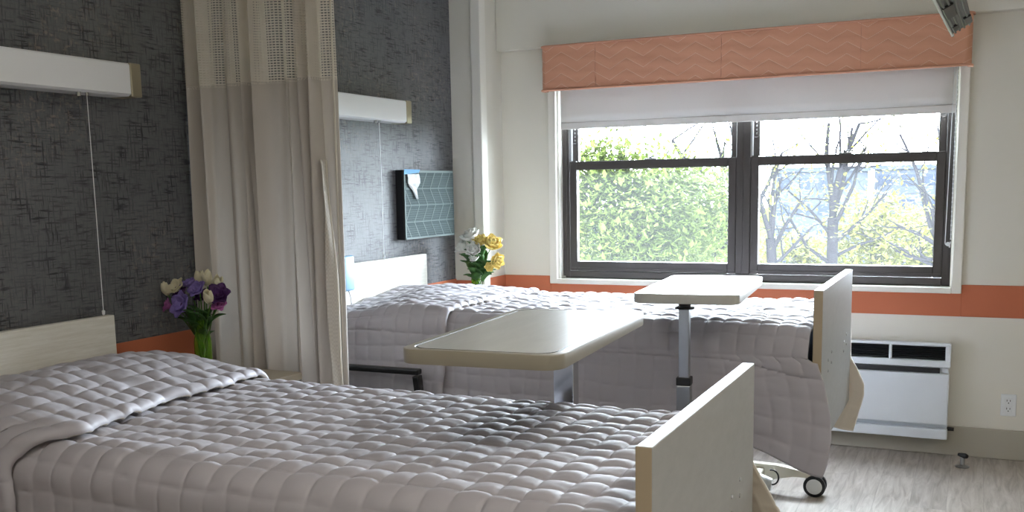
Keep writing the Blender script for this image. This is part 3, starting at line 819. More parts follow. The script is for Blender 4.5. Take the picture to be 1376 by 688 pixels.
# ------------------------------------------------------------------ overbed tables
def make_table(label, loc, rz, zt, top_m, edge_m, w, l, post, collar, pc):
    """local origin on the floor below the centre of the top; long side along y; post at (pc)"""
    t = thing('overbed_table', label, 'table', loc, rz, group='overbed tables')
    out = rrect(-w/2, w/2, -l/2, l/2, 0.045, 8)
    b = B(); th = 0.034
    def ring(off, z): return [b.verts.new((x*(1-off/(w/2)), y*(1-off/(l/2)), z)) for x, y in out]
    rr = [ring(0.003, zt-th), ring(0.0008, zt-th+0.0008), ring(0.0, zt-th+0.003), ring(0.0, zt-0.003), ring(0.001, zt-0.0008), ring(0.003, zt), ring(0.020, zt), ring(0.021, zt-0.0015), ring(0.0235, zt-0.0015), ring(0.0245, zt)]
    n = len(out)
    mats_i = [1,1,1,1,1,1,2,2,2]
    for i, (A, C) in enumerate(zip(rr, rr[1:])):
        for k in range(n):
            f = b.faces.new((A[k], A[(k+1)%n], C[(k+1)%n], C[k])); f.material_index = mats_i[i]
    f = b.faces.new(rr[0][::-1]); f.material_index = 1
    f = b.faces.new(rr[-1]); f.material_index = 0
    obj('table_top', b, [top_m, edge_m, M['darkmetal']], t, smooth=True, auto=30)
    px, py = pc
    if collar:
        b = B(); add_lathe(b, [(0, 0), (0.035, 0), (0.036, 0.006), (0.022, 0.008), (0.022, 0.03), (0, 0.03)], 20, (px, py, zt-th-0.032)); add_cyl(b, (px+0.02, py, zt-th-0.012), (px+0.045, py, zt-th-0.012), 0.004, 8)
        obj('pivot_collar', b, M['black'], t, smooth=True, auto=40, label='black pivot collar')
        b = B(); add_box(b, px-0.0185, px+0.0185, py-0.0185, py+0.0185, 0.70, zt-th-0.032, 0.002, 2); obj('post', b, M['steel'], t)
        b = B(); add_box(b, px-0.026, px+0.026, py-0.026, py+0.026, 0.725, 0.755, 0.003, 2); obj('sleeve_collar', b, M['black'], t, label='black sleeve collar')
        b = B(); add_box(b, px-0.025, px+0.025, py-0.025, py+0.025, 0.075, 0.725, 0.002, 2); obj('lower_post', b, M['steel'], t)
    else:
        b = B(); add_box(b, px-0.030, px+0.030, py-0.022, py+0.030, 0.075, zt-th-0.012, 0.002, 2); obj('post', b, M['chrome'], t)
        b = B(); add_box(b, px-0.06, px+0.06, py-0.06, py+0.03, zt-th-0.012, zt-th+0.0005, 0.002, 1); obj('mounting_plate', b, M['steel'], t)
    s = -1 if py > 0 else 1      # base runs under the bed
    b = B(); add_box(b, px-0.33, px-0.28, py-0.03, py+0.03, 0.045, 0.075, 0.004, 1); add_box(b, px+0.28, px+0.33, py-0.03, py+0.03, 0.045, 0.075, 0.004, 1)
    add_box(b, px-0.28, px+0.28, py-0.025, py+0.025, 0.046, 0.074, 0.004, 1)
    obj('base', b, M['steel'], t)
    for sx in (-0.305, 0.305):
        for dy in (-0.022, 0.022):
            b = B(); add_tube(b, [(px+sx-0.01, py+dy, 0.0225), (px+sx+0.01, py+dy, 0.0225)], 0.022, 16); obj('caster', b, M['black'], t)
    return t
make_table('grey-brown overbed table reaching over the nearer bed', (1.805, -3.36, 0), math.radians(3.5), 1.095, M['tabletop'], M['tableedge'], 0.385, 0.775, 1, False, (-0.052, 0.394))
make_table('small pale overbed table on a square steel post in front of the window', (1.868, -1.905, 0), math.radians(4.5), 1.07, M['tabletop_pale'], M['tableedge_pale'], 0.372, 0.755, 1, True, (-0.022, -0.245))

# ------------------------------------------------------------------ nightstands
def make_nightstand(label, x0, x1, y0, y1, zt=0.75):
    cx, cy = (x0+x1)/2, (y0+y1)/2
    t = thing('nightstand', label, 'nightstand', (cx, cy, 0), group='nightstands')
    hx, hy = (x1-x0)/2, (y1-y0)/2
    b = B(); add_box(b, -hx+0.01, hx-0.02, -hy+0.012, hy-0.012, 0.06, zt-0.03, 0.003, 1); obj('body', b, M['beigelam'], t)
    b = B(); add_box(b, -hx, hx, -hy, hy, zt-0.029, zt, 0.005, 2); obj('top', b, M['beigelam'], t)
    b = B(); add_box(b, -hx+0.03, hx-0.04, -hy+0.03, hy-0.03, 0.0005, 0.06); obj('plinth', b, M['darkmetal'], t)
    for z0, z1 in ((0.08, 0.28), (0.29, 0.49), (0.50, 0.71)):
        b = B(); add_box(b, hx-0.0195, hx-0.004, -hy+0.016, hy-0.016, z0, z1, 0.002, 1); dr = obj('drawer', b, M['beigelam'], t)
        b = B(); add_box(b, hx-0.004, hx+0.012, -0.05, 0.05, z1-0.05, z1-0.04, 0.003, 2); obj('handle', b, M['steel'], dr)
    return t
make_nightstand('beige nightstand holding the purple and cream bouquet', 0.016, 0.56, -2.955, -2.675, 0.785)
make_nightstand('nightstand behind the window bed, under the yellow and white bouquet', 0.016, 0.46, -0.80, -0.43)

# ------------------------------------------------------------------ curtain
ct = thing('privacy_curtain', 'beige privacy curtain with open netting top between the two beds', 'curtain', (0.36, -2.6, 0))
CT = Vector((0.36, -2.6, 0))
nS, nZ = 420, 90
s = np.linspace(0, 1, nS)
def cur_line(s, z, zt):
    """gathered curtain plan: x along the track, y fold offset"""
    k = np.clip((2.72-z)/2.4, 0, 1)
    ph = 2*PI*(9.3*s+0.55*np.sin(5.1*s+0.7)+0.35*np.sin(13*s))
    ampl = 0.040*(0.55+0.45*np.sin(7.3*s+1.0)**2)
    x = 0.012 + 0.651*s + 0.020*np.sin(ph*1.0+1.1) + (0.006+0.010*k)*np.sin(3.1*ph*0.5+4*k) + 0.012*k*(s-0.35)*2.2
    y = -2.602 + 0.05*np.clip(1-s*3.5, 0, 1)**1.5 + ampl*np.cos(ph) + 0.010*np.sin(2.3*ph+1.3) + 0.010*k*np.sin(11*s+3*k)
    return np.maximum(x, 0.006), y
def cur_panel(name, z0, z1, mats, nz):
    z = np.linspace(z0, z1, nz)
    Sg, Zg = np.meshgrid(s, z, indexing='ij')
    X, Y = cur_line(Sg, Zg, z1)
    seg = np.sqrt(np.diff(X, axis=0)**2+np.diff(Y, axis=0)**2); arc = np.vstack([np.zeros((1, nz)), np.cumsum(seg, axis=0)])
    U = np.repeat(arc[:, :1], nz, 1)
    o = grid_mesh(name, X, Y, Zg, mats, ct, uv=(U, Zg), thick=0)
    o.location = -CT
    return o, X, Y, Zg
cur_panel('netting_panel', 1.842, 2.68, [M['netting']], 40)
cur_panel('cloth_panel', 0.30, 1.852, [M['curtain']], 70)
# right leading edge turned back with a pale hem
zg = np.linspace(0.30, 2.68, 80)
xe, ye = cur_line(np.full(80, 1.0), zg, 2.68)
b = B(); add_tube(b, list(zip(xe+0.002, ye, zg)), 0.004, 6); o = obj('edge_hem', b, M['hem'], ct, smooth=True); o.location = -CT
# loose flap at the leading edge, hanging on the camera side
Sg, Zg = np.meshgrid(np.linspace(0, 1, 40), np.linspace(0.30, 1.56, 60), indexing='ij')
kz = (1.56-Zg)/1.26
X = 0.655+0.0*Zg + (0.012+0.045*kz)*Sg*1.0 + 0.006*np.sin(Zg*9+Sg*4); Y = -2.622-0.030*np.sin(Sg*PI*0.9)-0.012*kz*np.sin(Sg*6) + 0.02*Sg
M['flap'] = fabric('curtain_back_flap', srgb(208, 200, 184), srgb(218, 210, 196), 0.35)
def mat_flap():
    t = NT('open_weave_flap')
    tc = t.node('ShaderNodeTexCoord'); sp = t.node('ShaderNodeSeparateXYZ'); t.l.new(tc.outputs['Object'], sp.inputs[0])
    w = t.node('ShaderNodeTexChecker'); t.l.new(t.coord((1, 1, 1)), w.inputs[0]); w.inputs['Scale'].default_value = 130
    t.base(t.mix(t.math('MULTIPLY', w.outputs[1], 0.6), srgb(200, 193, 182), srgb(184, 176, 165)), 0.75)
    return t.m
o = grid_mesh('edge_flap', X, Y, Zg, [mat_flap()], ct, thick=0); o.location = -CT
b = B(); add_tube(b, [(X[-1, j], Y[-1, j], Zg[-1, j]) for j in range(60)], 0.0035, 6); o = obj('flap_piping', b, M['hem'], ct, smooth=True); o.location = -CT
b = B(); 
add_box(b, 0.0015, 3.2, -2.62, -2.58, 2.690, 2.7195, 0.003, 1)
tk = obj('curtain_track', b, M['trim']); setp(tk, 'white ceiling track carrying the beige privacy curtain', 'curtain track')
for k in range(14):
    x_, y_ = cur_line(np.array([k/13.0]), np.array([2.68]), 2.68)
    b = B(); add_cyl(b, (x_[0], -2.6, 2.672), (x_[0], -2.6, 2.6895), 0.003, 6); o = obj('hook', b, M['steel'], ct); o.location = -CT

# ------------------------------------------------------------------ chair between the beds
ch = thing('armchair', 'black framed armchair between the beds, only its arm showing past the curtain', 'chair', (0.435, -2.296, 0), 0)
M['seatfab'] = plain('grey_upholstery', srgb(96, 100, 104), 0.8, var=0.1, scale=40)
def bar(bm, p, q, w, d):
    p, q = Vector(p), Vector(q); v = q-p; L = v.length
    m = Matrix.Translation(p) @ v.to_track_quat('Z', 'Y').to_matrix().to_4x4()
    add_box(bm, -w/2, w/2, -d/2, d/2, 0, L, 0.004, 2, mtx=m)
for sy in (-0.212, 0.212):
    b = B(); add_box(b, -0.27, 0.282, sy-0.02, sy+0.02, 0.678, 0.702, 0.006, 2); obj('arm', b, M['black'], ch)
    b = B(); bar(b, (0.268, sy, 0.674), (0.345, sy, 0.0), 0.036, 0.03); obj('front_leg', b, M['black'], ch)
    b = B(); bar(b, (-0.245, sy, 0.672), (-0.33, sy, 0.0), 0.036, 0.03); obj('back_leg', b, M['black'], ch)
b = B(); add_box(b, -0.25, 0.27, -0.19, 0.19, 0.38, 0.46, 0.03, 3); obj('seat', b, M['seatfab'], ch, smooth=True, auto=40)
b = B(); add_box(b, -0.03, 0.03, -0.19, 0.19, 0, 0.40, 0.025, 3, mtx=Matrix.Translation((-0.24, 0, 0.47)) @ Matrix.Rotation(math.radians(-10), 4, 'Y')); obj('backrest', b, M['seatfab'], ch, smooth=True, auto=40)
b = B(); add_box(b, -0.24, 0.30, -0.205, -0.185, 0.36, 0.385, 0.003, 1); add_box(b, -0.24, 0.30, 0.185, 0.205, 0.36, 0.385, 0.003, 1); add_box(b, 0.26, 0.285, -0.185, 0.185, 0.36, 0.385); add_box(b, -0.27, -0.245, -0.205, 0.205, 0.36, 0.385)
obj('seat_rail', b, M['black'], ch)

# ------------------------------------------------------------------ hand control on the far headboard
hc = thing('hand_control', 'pale blue hand control with a cord hanging beside the window bed headboard', 'remote control', (0.082, -1.655, 1.05))
b = B(); add_box(b, -0.004, 0.018, -0.045, 0.045, -0.08, 0.09, 0.012, 3); obj('handset', b, M['blueplastic'], hc, smooth=True, auto=40)
b = B(); add_tube(b, [(0.006, 0.0, -0.08), (0.008, 0.012, -0.11), (0.006, 0.02, -0.15), (0.004, 0.022, -0.20)], 0.004, 8); obj('cord', b, M['lightbody'], hc, smooth=True)
b = B(); add_box(b, -0.046, 0.0, -0.012, 0.012, 0.046, 0.056, 0.002, 1); add_box(b, -0.046, -0.042, -0.012, 0.012, 0.0, 0.05, 0.001, 1); obj('hook', b, M['blueplastic'], hc)

# ------------------------------------------------------------------ wall air unit
ac = thing('air_conditioner', 'white wall air conditioner unit below the window', 'air conditioner', (2.18, -0.06, 0.11))
AT = Vector((2.18, -0.06, 0.11))
def acp(name, bm, m, par=ac, **k):
    o = obj(name, bm, m, par, **k)
    if par is ac: o.location = -AT
    return o
X0, X1 = 1.64, 2.716
b = B(); add_box(b, X0+0.006, X1-0.006, -0.085, -0.0125, 0.105, 0.60, 0.004, 1); acp('chassis', b, M['acwhite'])
b = B()
# upper grille housing with openings between rails
add_box(b, X0, X1, -0.125, -0.085, 0.595, 0.612, 0.006, 2); add_box(b, X0, X1, -0.125, -0.085, 0.487, 0.522, 0.004, 2)
cells = [(1.665, 1.905), (1.92, 2.16), (2.176, 2.416), (2.432, 2.690)]
edges = [X0] + [v for c in cells for v in c] + [X1]
for k in range(0, len(edges), 2): add_box(b, edges[k], edges[k+1], -0.123, -0.085, 0.520, 0.597, 0.003, 1)
acp('grille_housing', b, M['acwhite'])
for (a, c) in cells:
    b = B(); add_box(b, a+0.0005, c-0.0005, -0.092, -0.086, 0.523, 0.594); go = acp('vent', b, M['black'], label='black louvred vent')
    b = B()
    for k in range(6):
        z = 0.529+0.0115*k
        add_box(b, a+0.001, c-0.001, -0.012, 0.012, -0.0012, 0.0012, mtx=Matrix.Translation((0, -0.106, z)) @ Matrix.Rotation(math.radians(-28), 4, 'X'))
    obj('louvre', b, M['darkmetal'], go)
b = B(); add_box(b, X0+0.02, X1-0.05, -0.1, -0.086, 0.452, 0.478); acp('intake_slot', b, M['black'], label='dark intake slot')
b = B(); add_box(b, X0+0.004, X1-0.004, -0.128, -0.086, 0.185, 0.452, 0.005, 2); acp('front_panel', b, M['acwhite'])
b = B(); add_box(b, X0+0.003, X1-0.003, -0.122, -0.086, 0.106, 0.160, 0.005, 2); acp('kick_panel', b, M['acwhite'])
b = B(); add_cyl(b, (X1-0.006, -0.07, 0.155), (X1+0.028, -0.07, 0.155), 0.010, 10); acp('pipe_stub', b, M['black'])

# ------------------------------------------------------------------ outlet, floor stub
ot = thing('wall_outlet', 'white double wall outlet under the terracotta band', 'outlet', (2.995, -0.0005, 0.289))
b = B(); add_box(b, -0.036, 0.036, -0.006, 0.0, -0.0575, 0.0575, 0.003, 2); obj('cover_plate', b, M['whiteplastic'], ot)
for dz in (-0.021, 0.021):
    b = B(); add_box(b, -0.017, 0.017, -0.0085, -0.006, dz-0.016, dz+0.016, 0.001, 1); so = obj('socket', b, M['whiteplastic'], ot)
    b = B(); add_box(b, -0.009, -0.006, -0.0092, -0.0084, dz-0.001, dz+0.009); add_box(b, 0.006, 0.009, -0.0092, -0.0084, dz-0.001, dz+0.008); add_cyl(b, (0, -0.0092, dz-0.009), (0, -0.0084, dz-0.009), 0.003, 8)
    obj('slots', b, M['black'], so)
fs = thing('door_stop', 'small chrome floor stop with black rubber bumper by the wall', 'door stop', (2.792, -0.225, 0))
b = B(); add_lathe(b, [(0, 0.0005), (0.034, 0.0005), (0.036, 0.004), (0.016, 0.009), (0.011, 0.011), (0.011, 0.062), (0.008, 0.066), (0, 0.066)], 24); obj('pedestal', b, M['steel'], fs, smooth=True, auto=40)
b = B(); add_tube(b, [(-0.02, 0.012, 0.06), (-0.005, 0.002, 0.06), (0.012, -0.012, 0.06), (0.02, -0.02, 0.06)], [0.008, 0.012, 0.014, 0.010], 14); obj('bumper', b, M['black'], fs, smooth=True, auto=40)

# ------------------------------------------------------------------ ceiling arm (upper right)
am = thing('monitor_arm', 'grey metal ceiling arm poking in above the peach valance', 'monitor arm', (2.73, -3.3, 1.95))
p_end = Vector((2.730, -2.0, 1.955)); p_top = Vector((2.712, -3.3, 1.893))
dv = (p_top-p_end); Lr = dv.length
q = Matrix.Translation(p_end-am.location) @ dv.to_track_quat('Z', 'Y').to_matrix().to_4x4() @ Matrix.Rotation(math.radians(0), 4, 'Z')
M['armgrey'] = plain('arm_aluminium', srgb(92, 96, 102), 0.4, 0.6, var=0.06, scale=30)
def armbox(bm, x0, x1, y0, y1, z0, z1, bev=0.002): add_box(bm, x0, x1, y0, y1, z0, z1, bev, 1, mtx=q @ Matrix.Rotation(math.radians(28), 4, 'Z'))
b = B(); armbox(b, -0.033, 0.033, -0.022, 0.022, 0, Lr); 
for xx in (-0.024, -0.010, 0.006, 0.022): armbox(b, xx-0.003, xx+0.003, -0.027, 0.027, 0.0, Lr, 0.001)
obj('beam', b, M['armgrey'], am)
b = B(); armbox(b, -0.039, -0.032, -0.026, 0.026, -0.012, Lr); armbox(b, -0.040, -0.030, -0.03, 0.03, -0.02, 0.02); obj('edge_rail', b, M['whiteplastic'], am, label='bright edge rail')
for sgn in (-1, 1):
    for (xa, xb, za, zb) in ((0.010, 0.033, 0.10, 0.30), (-0.028, -0.008, 0.14, 0.24), (-0.03, 0.0, 0.52, 0.8)):
        b = B(); armbox(b, xa, xb, sgn*0.0265-0.003, sgn*0.0265+0.003, za, zb); obj('slot_cover', b, M['black'], am)
b = B(); add_cyl(b, (0, 0, -0.03), (0, 0, ZC-1.95-0.001), 0.03, 20); add_cyl(b, (0, 0, ZC-1.95-0.02), (0, 0, ZC-1.95-0.0005), 0.08, 24); obj('drop_pole', b, M['armgrey'], am, smooth=True, auto=40)

# ------------------------------------------------------------------ flowers
def petal_patch(bm, base, axis, out, length, width, open0, curl, n=5, m=7, cup=0.35, ruffle=0.0, ph=0.0, mat=0):
    """one curved petal: grows from base along axis, leaning out by open0 and curling"""
    axis = axis.normalized(); out = (out - axis*out.dot(axis)).normalized(); side = axis.cross(out).normalized()
    rows = []
    pos = Vector(base); ang = open0
    for i in range(m):
        t = i/(m-1)
        wd = width*math.sin(PI*min(1, (t*0.86+0.10)))**0.75
        row = []
        dirv = axis*math.cos(ang)+out*math.sin(ang); nrm = out*math.cos(ang)-axis*math.sin(ang)
        for j in range(n):
            s_ = (j/(n-1)-0.5)*2
            row.append(bm.verts.new(pos + side*(s_*wd/2) - nrm*(cup*wd*s_*s_*0.5) + nrm*(ruffle*math.sin(s_*7+ph+t*3)*t)))
        rows.append(row)
        pos = pos + dirv*(length/(m-1)); ang += curl/(m-1)
    for a, c in zip(rows, rows[1:]):
        for j in range(n-1):
            f = bm.faces.new((a[j], a[j+1], c[j+1], c[j])); f.material_index = mat
def ring_dirs(axis, n, ph=0.0):
    u, v = frame_of(axis)
    return [u*math.cos(2*PI*k/n+ph)+v*math.sin(2*PI*k/n+ph) for k in range(n)]
FN = {'tulip': 'tulip', 'anemone': 'anemone', 'lisianthus': 'lisianthus', 'rose': 'rose', 'peony': 'peony'}
def flower(kind, label, root, head, size, mat, group, leaves=0, rnd=1, tilt=None, mat2=None):
    R = random.Random(rnd)
    root, head = Vector(root), Vector(head)
    t = thing(kind, label, 'flower', root, group=group)
    mid = root.lerp(head, 0.5)+Vector((0, 0, 0.15*(head-root).length*0.3)) if True else None
    pts = [root.lerp(mid, k/4) if False else ((1-k/8)**2*root + 2*(1-k/8)*(k/8)*Vector((root.x*0.75+head.x*0.25, root.y*0.75+head.y*0.25, (root.z+head.z)/2+0.02)) + (k/8)**2*head) for k in range(9)]
    axis = Vector(tilt).normalized() if tilt else (pts[-1]-pts[-3]).normalized()
    b = B(); add_tube(b, [p-root for p in pts], 0.0026, 7); obj('stem', b, M['stem'], t, smooth=True)
    b = B(); KEEP.add(id(b))
    base = head-root
    s = size
    if kind == 'tulip':
        for k, o_ in enumerate(ring_dirs(axis, 3, R.random()*6)): petal_patch(b, base, axis, o_, s*1.25, s*0.72, 0.75, -1.15, cup=0.55)
        for k, o_ in enumerate(ring_dirs(axis, 3, R.random()*6+1.05)): petal_patch(b, base, axis, o_, s*1.30, s*0.74, 0.62, -0.95, cup=0.55)
    elif kind == 'anemone':
        for k, o_ in enumerate(ring_dirs(axis, 6, R.random())): petal_patch(b, base, axis, o_, s*0.95, s*0.85, 0.9, 0.25, cup=0.25, ruffle=0.06*s, ph=k)
        for k, o_ in enumerate(ring_dirs(axis, 5, R.random()+0.5)): petal_patch(b, base, axis, o_, s*0.7, s*0.65, 0.7, -0.1, cup=0.3, ruffle=0.05*s, ph=k*2)
    elif kind == 'lisianthus':
        for lay, (n_, L, op) in enumerate(((5, 0.95, 0.8), (5, 0.85, 0.5), (4, 0.7, 0.25))):
            for k, o_ in enumerate(ring_dirs(axis, n_, R.random()*6)): petal_patch(b, base, axis, o_, s*L, s*0.8, op, 0.35, cup=0.35, ruffle=0.09*s, ph=k*1.7)
    else:
        lays = ((6, 1.0, 1.0), (6, 0.92, 0.7), (5, 0.82, 0.42), (4, 0.66, 0.18))
        for lay, (n_, L, op) in enumerate(lays):
            for k, o_ in enumerate(ring_dirs(axis, n_, R.random()*6)): petal_patch(b, base+axis*0.05*s*lay, axis, o_, s*L, s*0.8, op, -0.6+0.2*R.random(), cup=0.4, ruffle=0.06*s, ph=k*2.1+lay)
    bo = obj('blossom', b, mat, t, smooth=True)
    md = bo.modifiers.new('t', 'SOLIDIFY'); md.thickness = 0.0012
    if kind in ('anemone',):
        b = B(); c0 = base+axis*0.18*s
        bmesh.ops.create_icosphere(b, subdivisions=2, radius=s*0.17, matrix=Matrix.Translation(c0)); obj('flower_centre', b, M['p_plum'], bo, smooth=True, label='dark flower centre')
    for k in range(leaves):
        a = R.random()*2*PI; fr = (0.55 if kind in ('peony', 'rose') else 0.35)+0.35*R.random()
        i = min(7, int(fr*8)); p0 = pts[i]-root
        d = Vector((math.cos(a), math.sin(a), 0)); ax = Vector((0, 0, 1))
        b = B(); KEEP.add(id(b))
        petal_patch(b, p0, ax, d, 0.075+0.04*R.random(), (0.026+0.012*R.random())*(1.7 if kind in ('peony', 'rose') else 1), 0.5+0.3*R.random(), 0.9, cup=0.5)
        lo = obj('leaf', b, M['leaf'], t, smooth=True); md = lo.modifiers.new('t', 'SOLIDIFY'); md.thickness = 0.0008
    return t
def make_vase(label, loc, s=1.0, waist=0.0):
    prof = [(0, 0.004), (0.026, 0.004), (0.030, 0.008), (0.032, 0.03), (0.0325, 0.12), (0.031, 0.14), (0.0245, 0.165), (0.0215, 0.185), (0.022, 0.205), (0.0265, 0.222)]
    inner = [(r-0.003, z) for r, z in prof[::-1][:-2]] ; inner[-1] = (0.026, 0.012)
    if waist:
        prof = [(0, 0.003), (0.027, 0.003), (0.031, 0.012), (0.031, 0.05), (0.029, 0.12), (0.026, 0.17), (0.0235, 0.20), (0.0245, 0.222), (0.031, 0.244)]
        inner = [(r-0.003, z) for r, z in prof[::-1][:-2]]; inner[-1] = (0.026, 0.016)
    b = B(); add_lathe(b, [(0, 0.0005)]+[(r, z) for r, z in prof[1:]]+inner+[(0, inner[-1][1])], 32)
    o = obj('vase', b, M['vase'], None, smooth=True, auto=60)
    o.location = loc; o.scale = (1, 1, s)
    return setp(o, label, 'vase', 'green glass vases')
V1 = Vector((0.175, -2.765, 0.7855))
make_vase('dark green glass bottle vase on the nightstand by the curtain', V1, 0.86)
G1 = 'flowers in the bouquet of purples and creams'
def at1(u, v, y=-2.755): return bp(u, v, y)
f1 = [('tulip', 'cream tulip bud at the far left of the purple bouquet, highest on that side', (226, 393), -2.77, 0.036, 'p_cream', (-0.5, 0, 1)),
      ('anemone', 'cream open bloom with dark rim second from the left of the bouquet', (240, 386), -2.76, 0.036, 'p_cream', (-0.1, -0.7, 0.7)),
      ('anemone', 'large lilac open bloom low at the left of the bouquet', (250, 407), -2.80, 0.046, 'p_purple', (-0.2, -0.95, 0.35)),
      ('lisianthus', 'orchid pink bloom low at the far left of the purple bouquet', (230, 408), -2.765, 0.030, 'p_pink', (-0.7, -0.5, 0.3)),
      ('lisianthus', 'dark plum bloom in the left middle of the bouquet behind the lilac one', (246, 395), -2.75, 0.036, 'p_plum', (-0.3, -0.5, 0.8)),
      ('lisianthus', 'lilac frilled bloom at the top left of the bouquet', (256, 382), -2.745, 0.034, 'p_purple', (-0.2, -0.4, 1)),
      ('lisianthus', 'lilac frilled bloom at the front centre of the bouquet', (269, 389), -2.79, 0.040, 'p_purple', (0.0, -0.8, 0.7)),
      ('tulip', 'cream tulip at the top centre-left of the bouquet, partly hidden by lilac', (267, 378), -2.735, 0.034, 'p_cream', (0, 0, 1)),
      ('tulip', 'tall cream tulip at the very top of the bouquet', (279, 381), -2.745, 0.042, 'p_cream', (0.05, -0.1, 1)),
      ('tulip', 'cream tulip leaning out at the top right of the bouquet', (290, 386), -2.745, 0.042, 'p_cream', (0.45, -0.2, 0.8)),
      ('tulip', 'cream tulip low at the front right of the bouquet', (283, 405), -2.81, 0.040, 'p_cream', (0.15, -0.5, 1)),
      ('anemone', 'dark plum bloom at the right side of the bouquet', (294, 395), -2.77, 0.040, 'p_plum', (0.5, -0.7, 0.6)),
      ('lisianthus', 'orchid pink bloom at the lower right of the bouquet', (293, 408), -2.77, 0.034, 'p_pink', (0.5, -0.6, 0.5)),
      ('lisianthus', 'plum bloom tucked at the back centre of the bouquet', (275, 398), -2.74, 0.036, 'p_plum', (0, -0.6, 0.7))]
for i, (kd, lb, (u, v), y, sz, mt, tl) in enumerate(f1):
    a = i*2.4
    hd = at1(u, v+4, y)
    flower(kd, lb, V1+Vector((0.010*math.cos(a), 0.010*math.sin(a), 0.03)), hd, sz*(1.45 if kd == 'anemone' else 1.25), M[mt], G1, leaves=2 if i % 2 == 0 else 1, rnd=i+3, tilt=tl)
V2 = Vector((0.235, -0.60, 0.7505))
make_vase('bright green glass vase standing by the window corner', V2, waist=1)
G2 = 'flowers in the white and yellow bouquet'
f2 = [('peony', 'white double bloom at the top of the window corner bouquet', (636, 322), -0.60, 0.060, 'p_white', (-0.2, -0.5, 1)),
      ('peony', 'white double bloom at the left edge of the window corner bouquet', (627, 333), -0.60, 0.050, 'p_white', (-0.7, -0.4, 0.6)),
      ('peony', 'white bloom in the middle of the window corner bouquet', (640, 335), -0.64, 0.050, 'p_white', (0, -0.9, 0.4)),
      ('peony', 'yellow bloom beside the white ones at the centre top of its bouquet', (647, 326), -0.61, 0.046, 'p_yellow', (0.1, -0.6, 0.8)),
      ('peony', 'large yellow bloom at the upper right of its bouquet', (659, 331), -0.59, 0.062, 'p_yellow', (0.5, -0.5, 0.7)),
      ('peony', 'yellow bloom hanging low at the right edge of its bouquet', (663, 347), -0.60, 0.050, 'p_yellow', (0.8, -0.5, 0.0)),
      ('rose', 'small pale bud low in the middle of the window corner bouquet', (639, 347), -0.65, 0.032, 'p_white', (0, -0.6, 0.6)),
      ('rose', 'small pale yellow bud low at the right of the window corner bouquet', (656, 356), -0.63, 0.030, 'p_yellow', (0.5, -0.6, 0.1))]
for i, (kd, lb, (u, v), y, sz, mt, tl) in enumerate(f2):
    a = i*2.4
    flower(kd, lb, V2+Vector((0.010*math.cos(a), 0.010*math.sin(a), 0.03)), bp(u, v+3, y), sz*1.4, M[mt], G2, leaves=6, rnd=i+40, tilt=tl)

# ------------------------------------------------------------------ outdoors
b = B(); add_box(b, -250, 250, 4, 420, -9.2, -9.0); struct('ground', b, M['lawn'])
def tree(name, label, base, trunk_top, r0, branches, leaves, lmat, seed, leaf_size=0.1, group=None, crown=None, twigs=3):
    R = random.Random(seed)
    base = Vector(base); t = thing(name, label, 'tree', base, group=group)
    bm = B(); tips = []
    def grow(p, d, L, r, depth):
        pts = [p]; rad = [r]; dd = d.normalized()
        nseg = 6
        for k in range(nseg):
            dd = (dd+Vector((R.gauss(0, .10), R.gauss(0, .10), R.gauss(0.02, .08)))).normalized()
            pts.append(pts[-1]+dd*(L/nseg)); rad.append(r*(1-0.55*(k+1)/nseg))
        add_tube(bm, [q_-base for q_ in pts], rad, 6 if depth < 2 else 4, True)
        for k in range(2, nseg+1): tips.append((pts[k], dd, depth))
        if depth < twigs:
            for k in range(3 if depth < 2 else 2):
                i = R.randint(2, nseg)
                a = Vector((R.gauss(0, 1), R.gauss(0, 1), R.gauss(0.35, .6))).normalized()
                grow(pts[i], dd*0.6+a*0.8, L*R.uniform(0.45, 0.7), rad[i]*0.6, depth+1)
    # trunk
    top = Vector(trunk_top); n = 8
    tp = [base.lerp(top, k/n)+Vector((R.gauss(0, .05), R.gauss(0, .05), 0))*(k > 0) for k in range(n+1)]
    add_tube(bm, [q_-base for q_ in tp], [r0*(1.4-0.5*k/n) for k in range(n+1)], 10)
    for (u, v, y, fr, rr) in branches:
        p0 = base.lerp(top, fr); e = bp(u, v, y); L = (e-p0).length
        grow(p0, (e-p0), L, rr, 1)
    obj('trunk', bm, M['bark'], t, smooth=True)
    lb = B(); KEEP.add(id(lb))
    def leaf(p, s):
        a = Vector((R.gauss(0, 1), R.gauss(0, 1), R.gauss(0, .6))).normalized(); u_, v_ = frame_of(a)
        w = s*0.5
        q_ = [p, p+a*s*0.5+u_*w*0.5+v_*s*0.08, p+a*s, p+a*s*0.5-u_*w*0.5+v_*s*0.08]
        lb.faces.new([lb.verts.new(x-base) for x in q_])
    if crown:
        for (c, rad, n_) in crown:
            for _ in range(n_):
                d = Vector((R.gauss(0, 1), R.gauss(0, 1), R.gauss(0, 1))).normalized()*(R.random()**0.45)
                p = c+Vector((d.x*rad[0], d.y*rad[1], d.z*rad[2]))
                p += Vector((R.gauss(0, .1), R.gauss(0, .1), R.gauss(0, .1)))
                leaf(p, leaf_size*R.uniform(0.6, 1.4))
    if leaves and tips:
        for _ in range(leaves):
            p, d, dep = R.choice(tips)
            leaf(p+Vector((R.gauss(0, .22), R.gauss(0, .22), R.gauss(0, .22))), leaf_size*R.uniform(0.6, 1.4))
    fo = obj('foliage', lb, lmat, t)
    return t
YT = 8.0
def g0(u, v, y, z=-9.0):
    p = bp(u, v, y); return Vector((p.x, p.y, z))
c1 = bp(850, 288, YT); c2 = bp(930, 296, YT+1.5); c3 = bp(780, 255, YT-0.3)
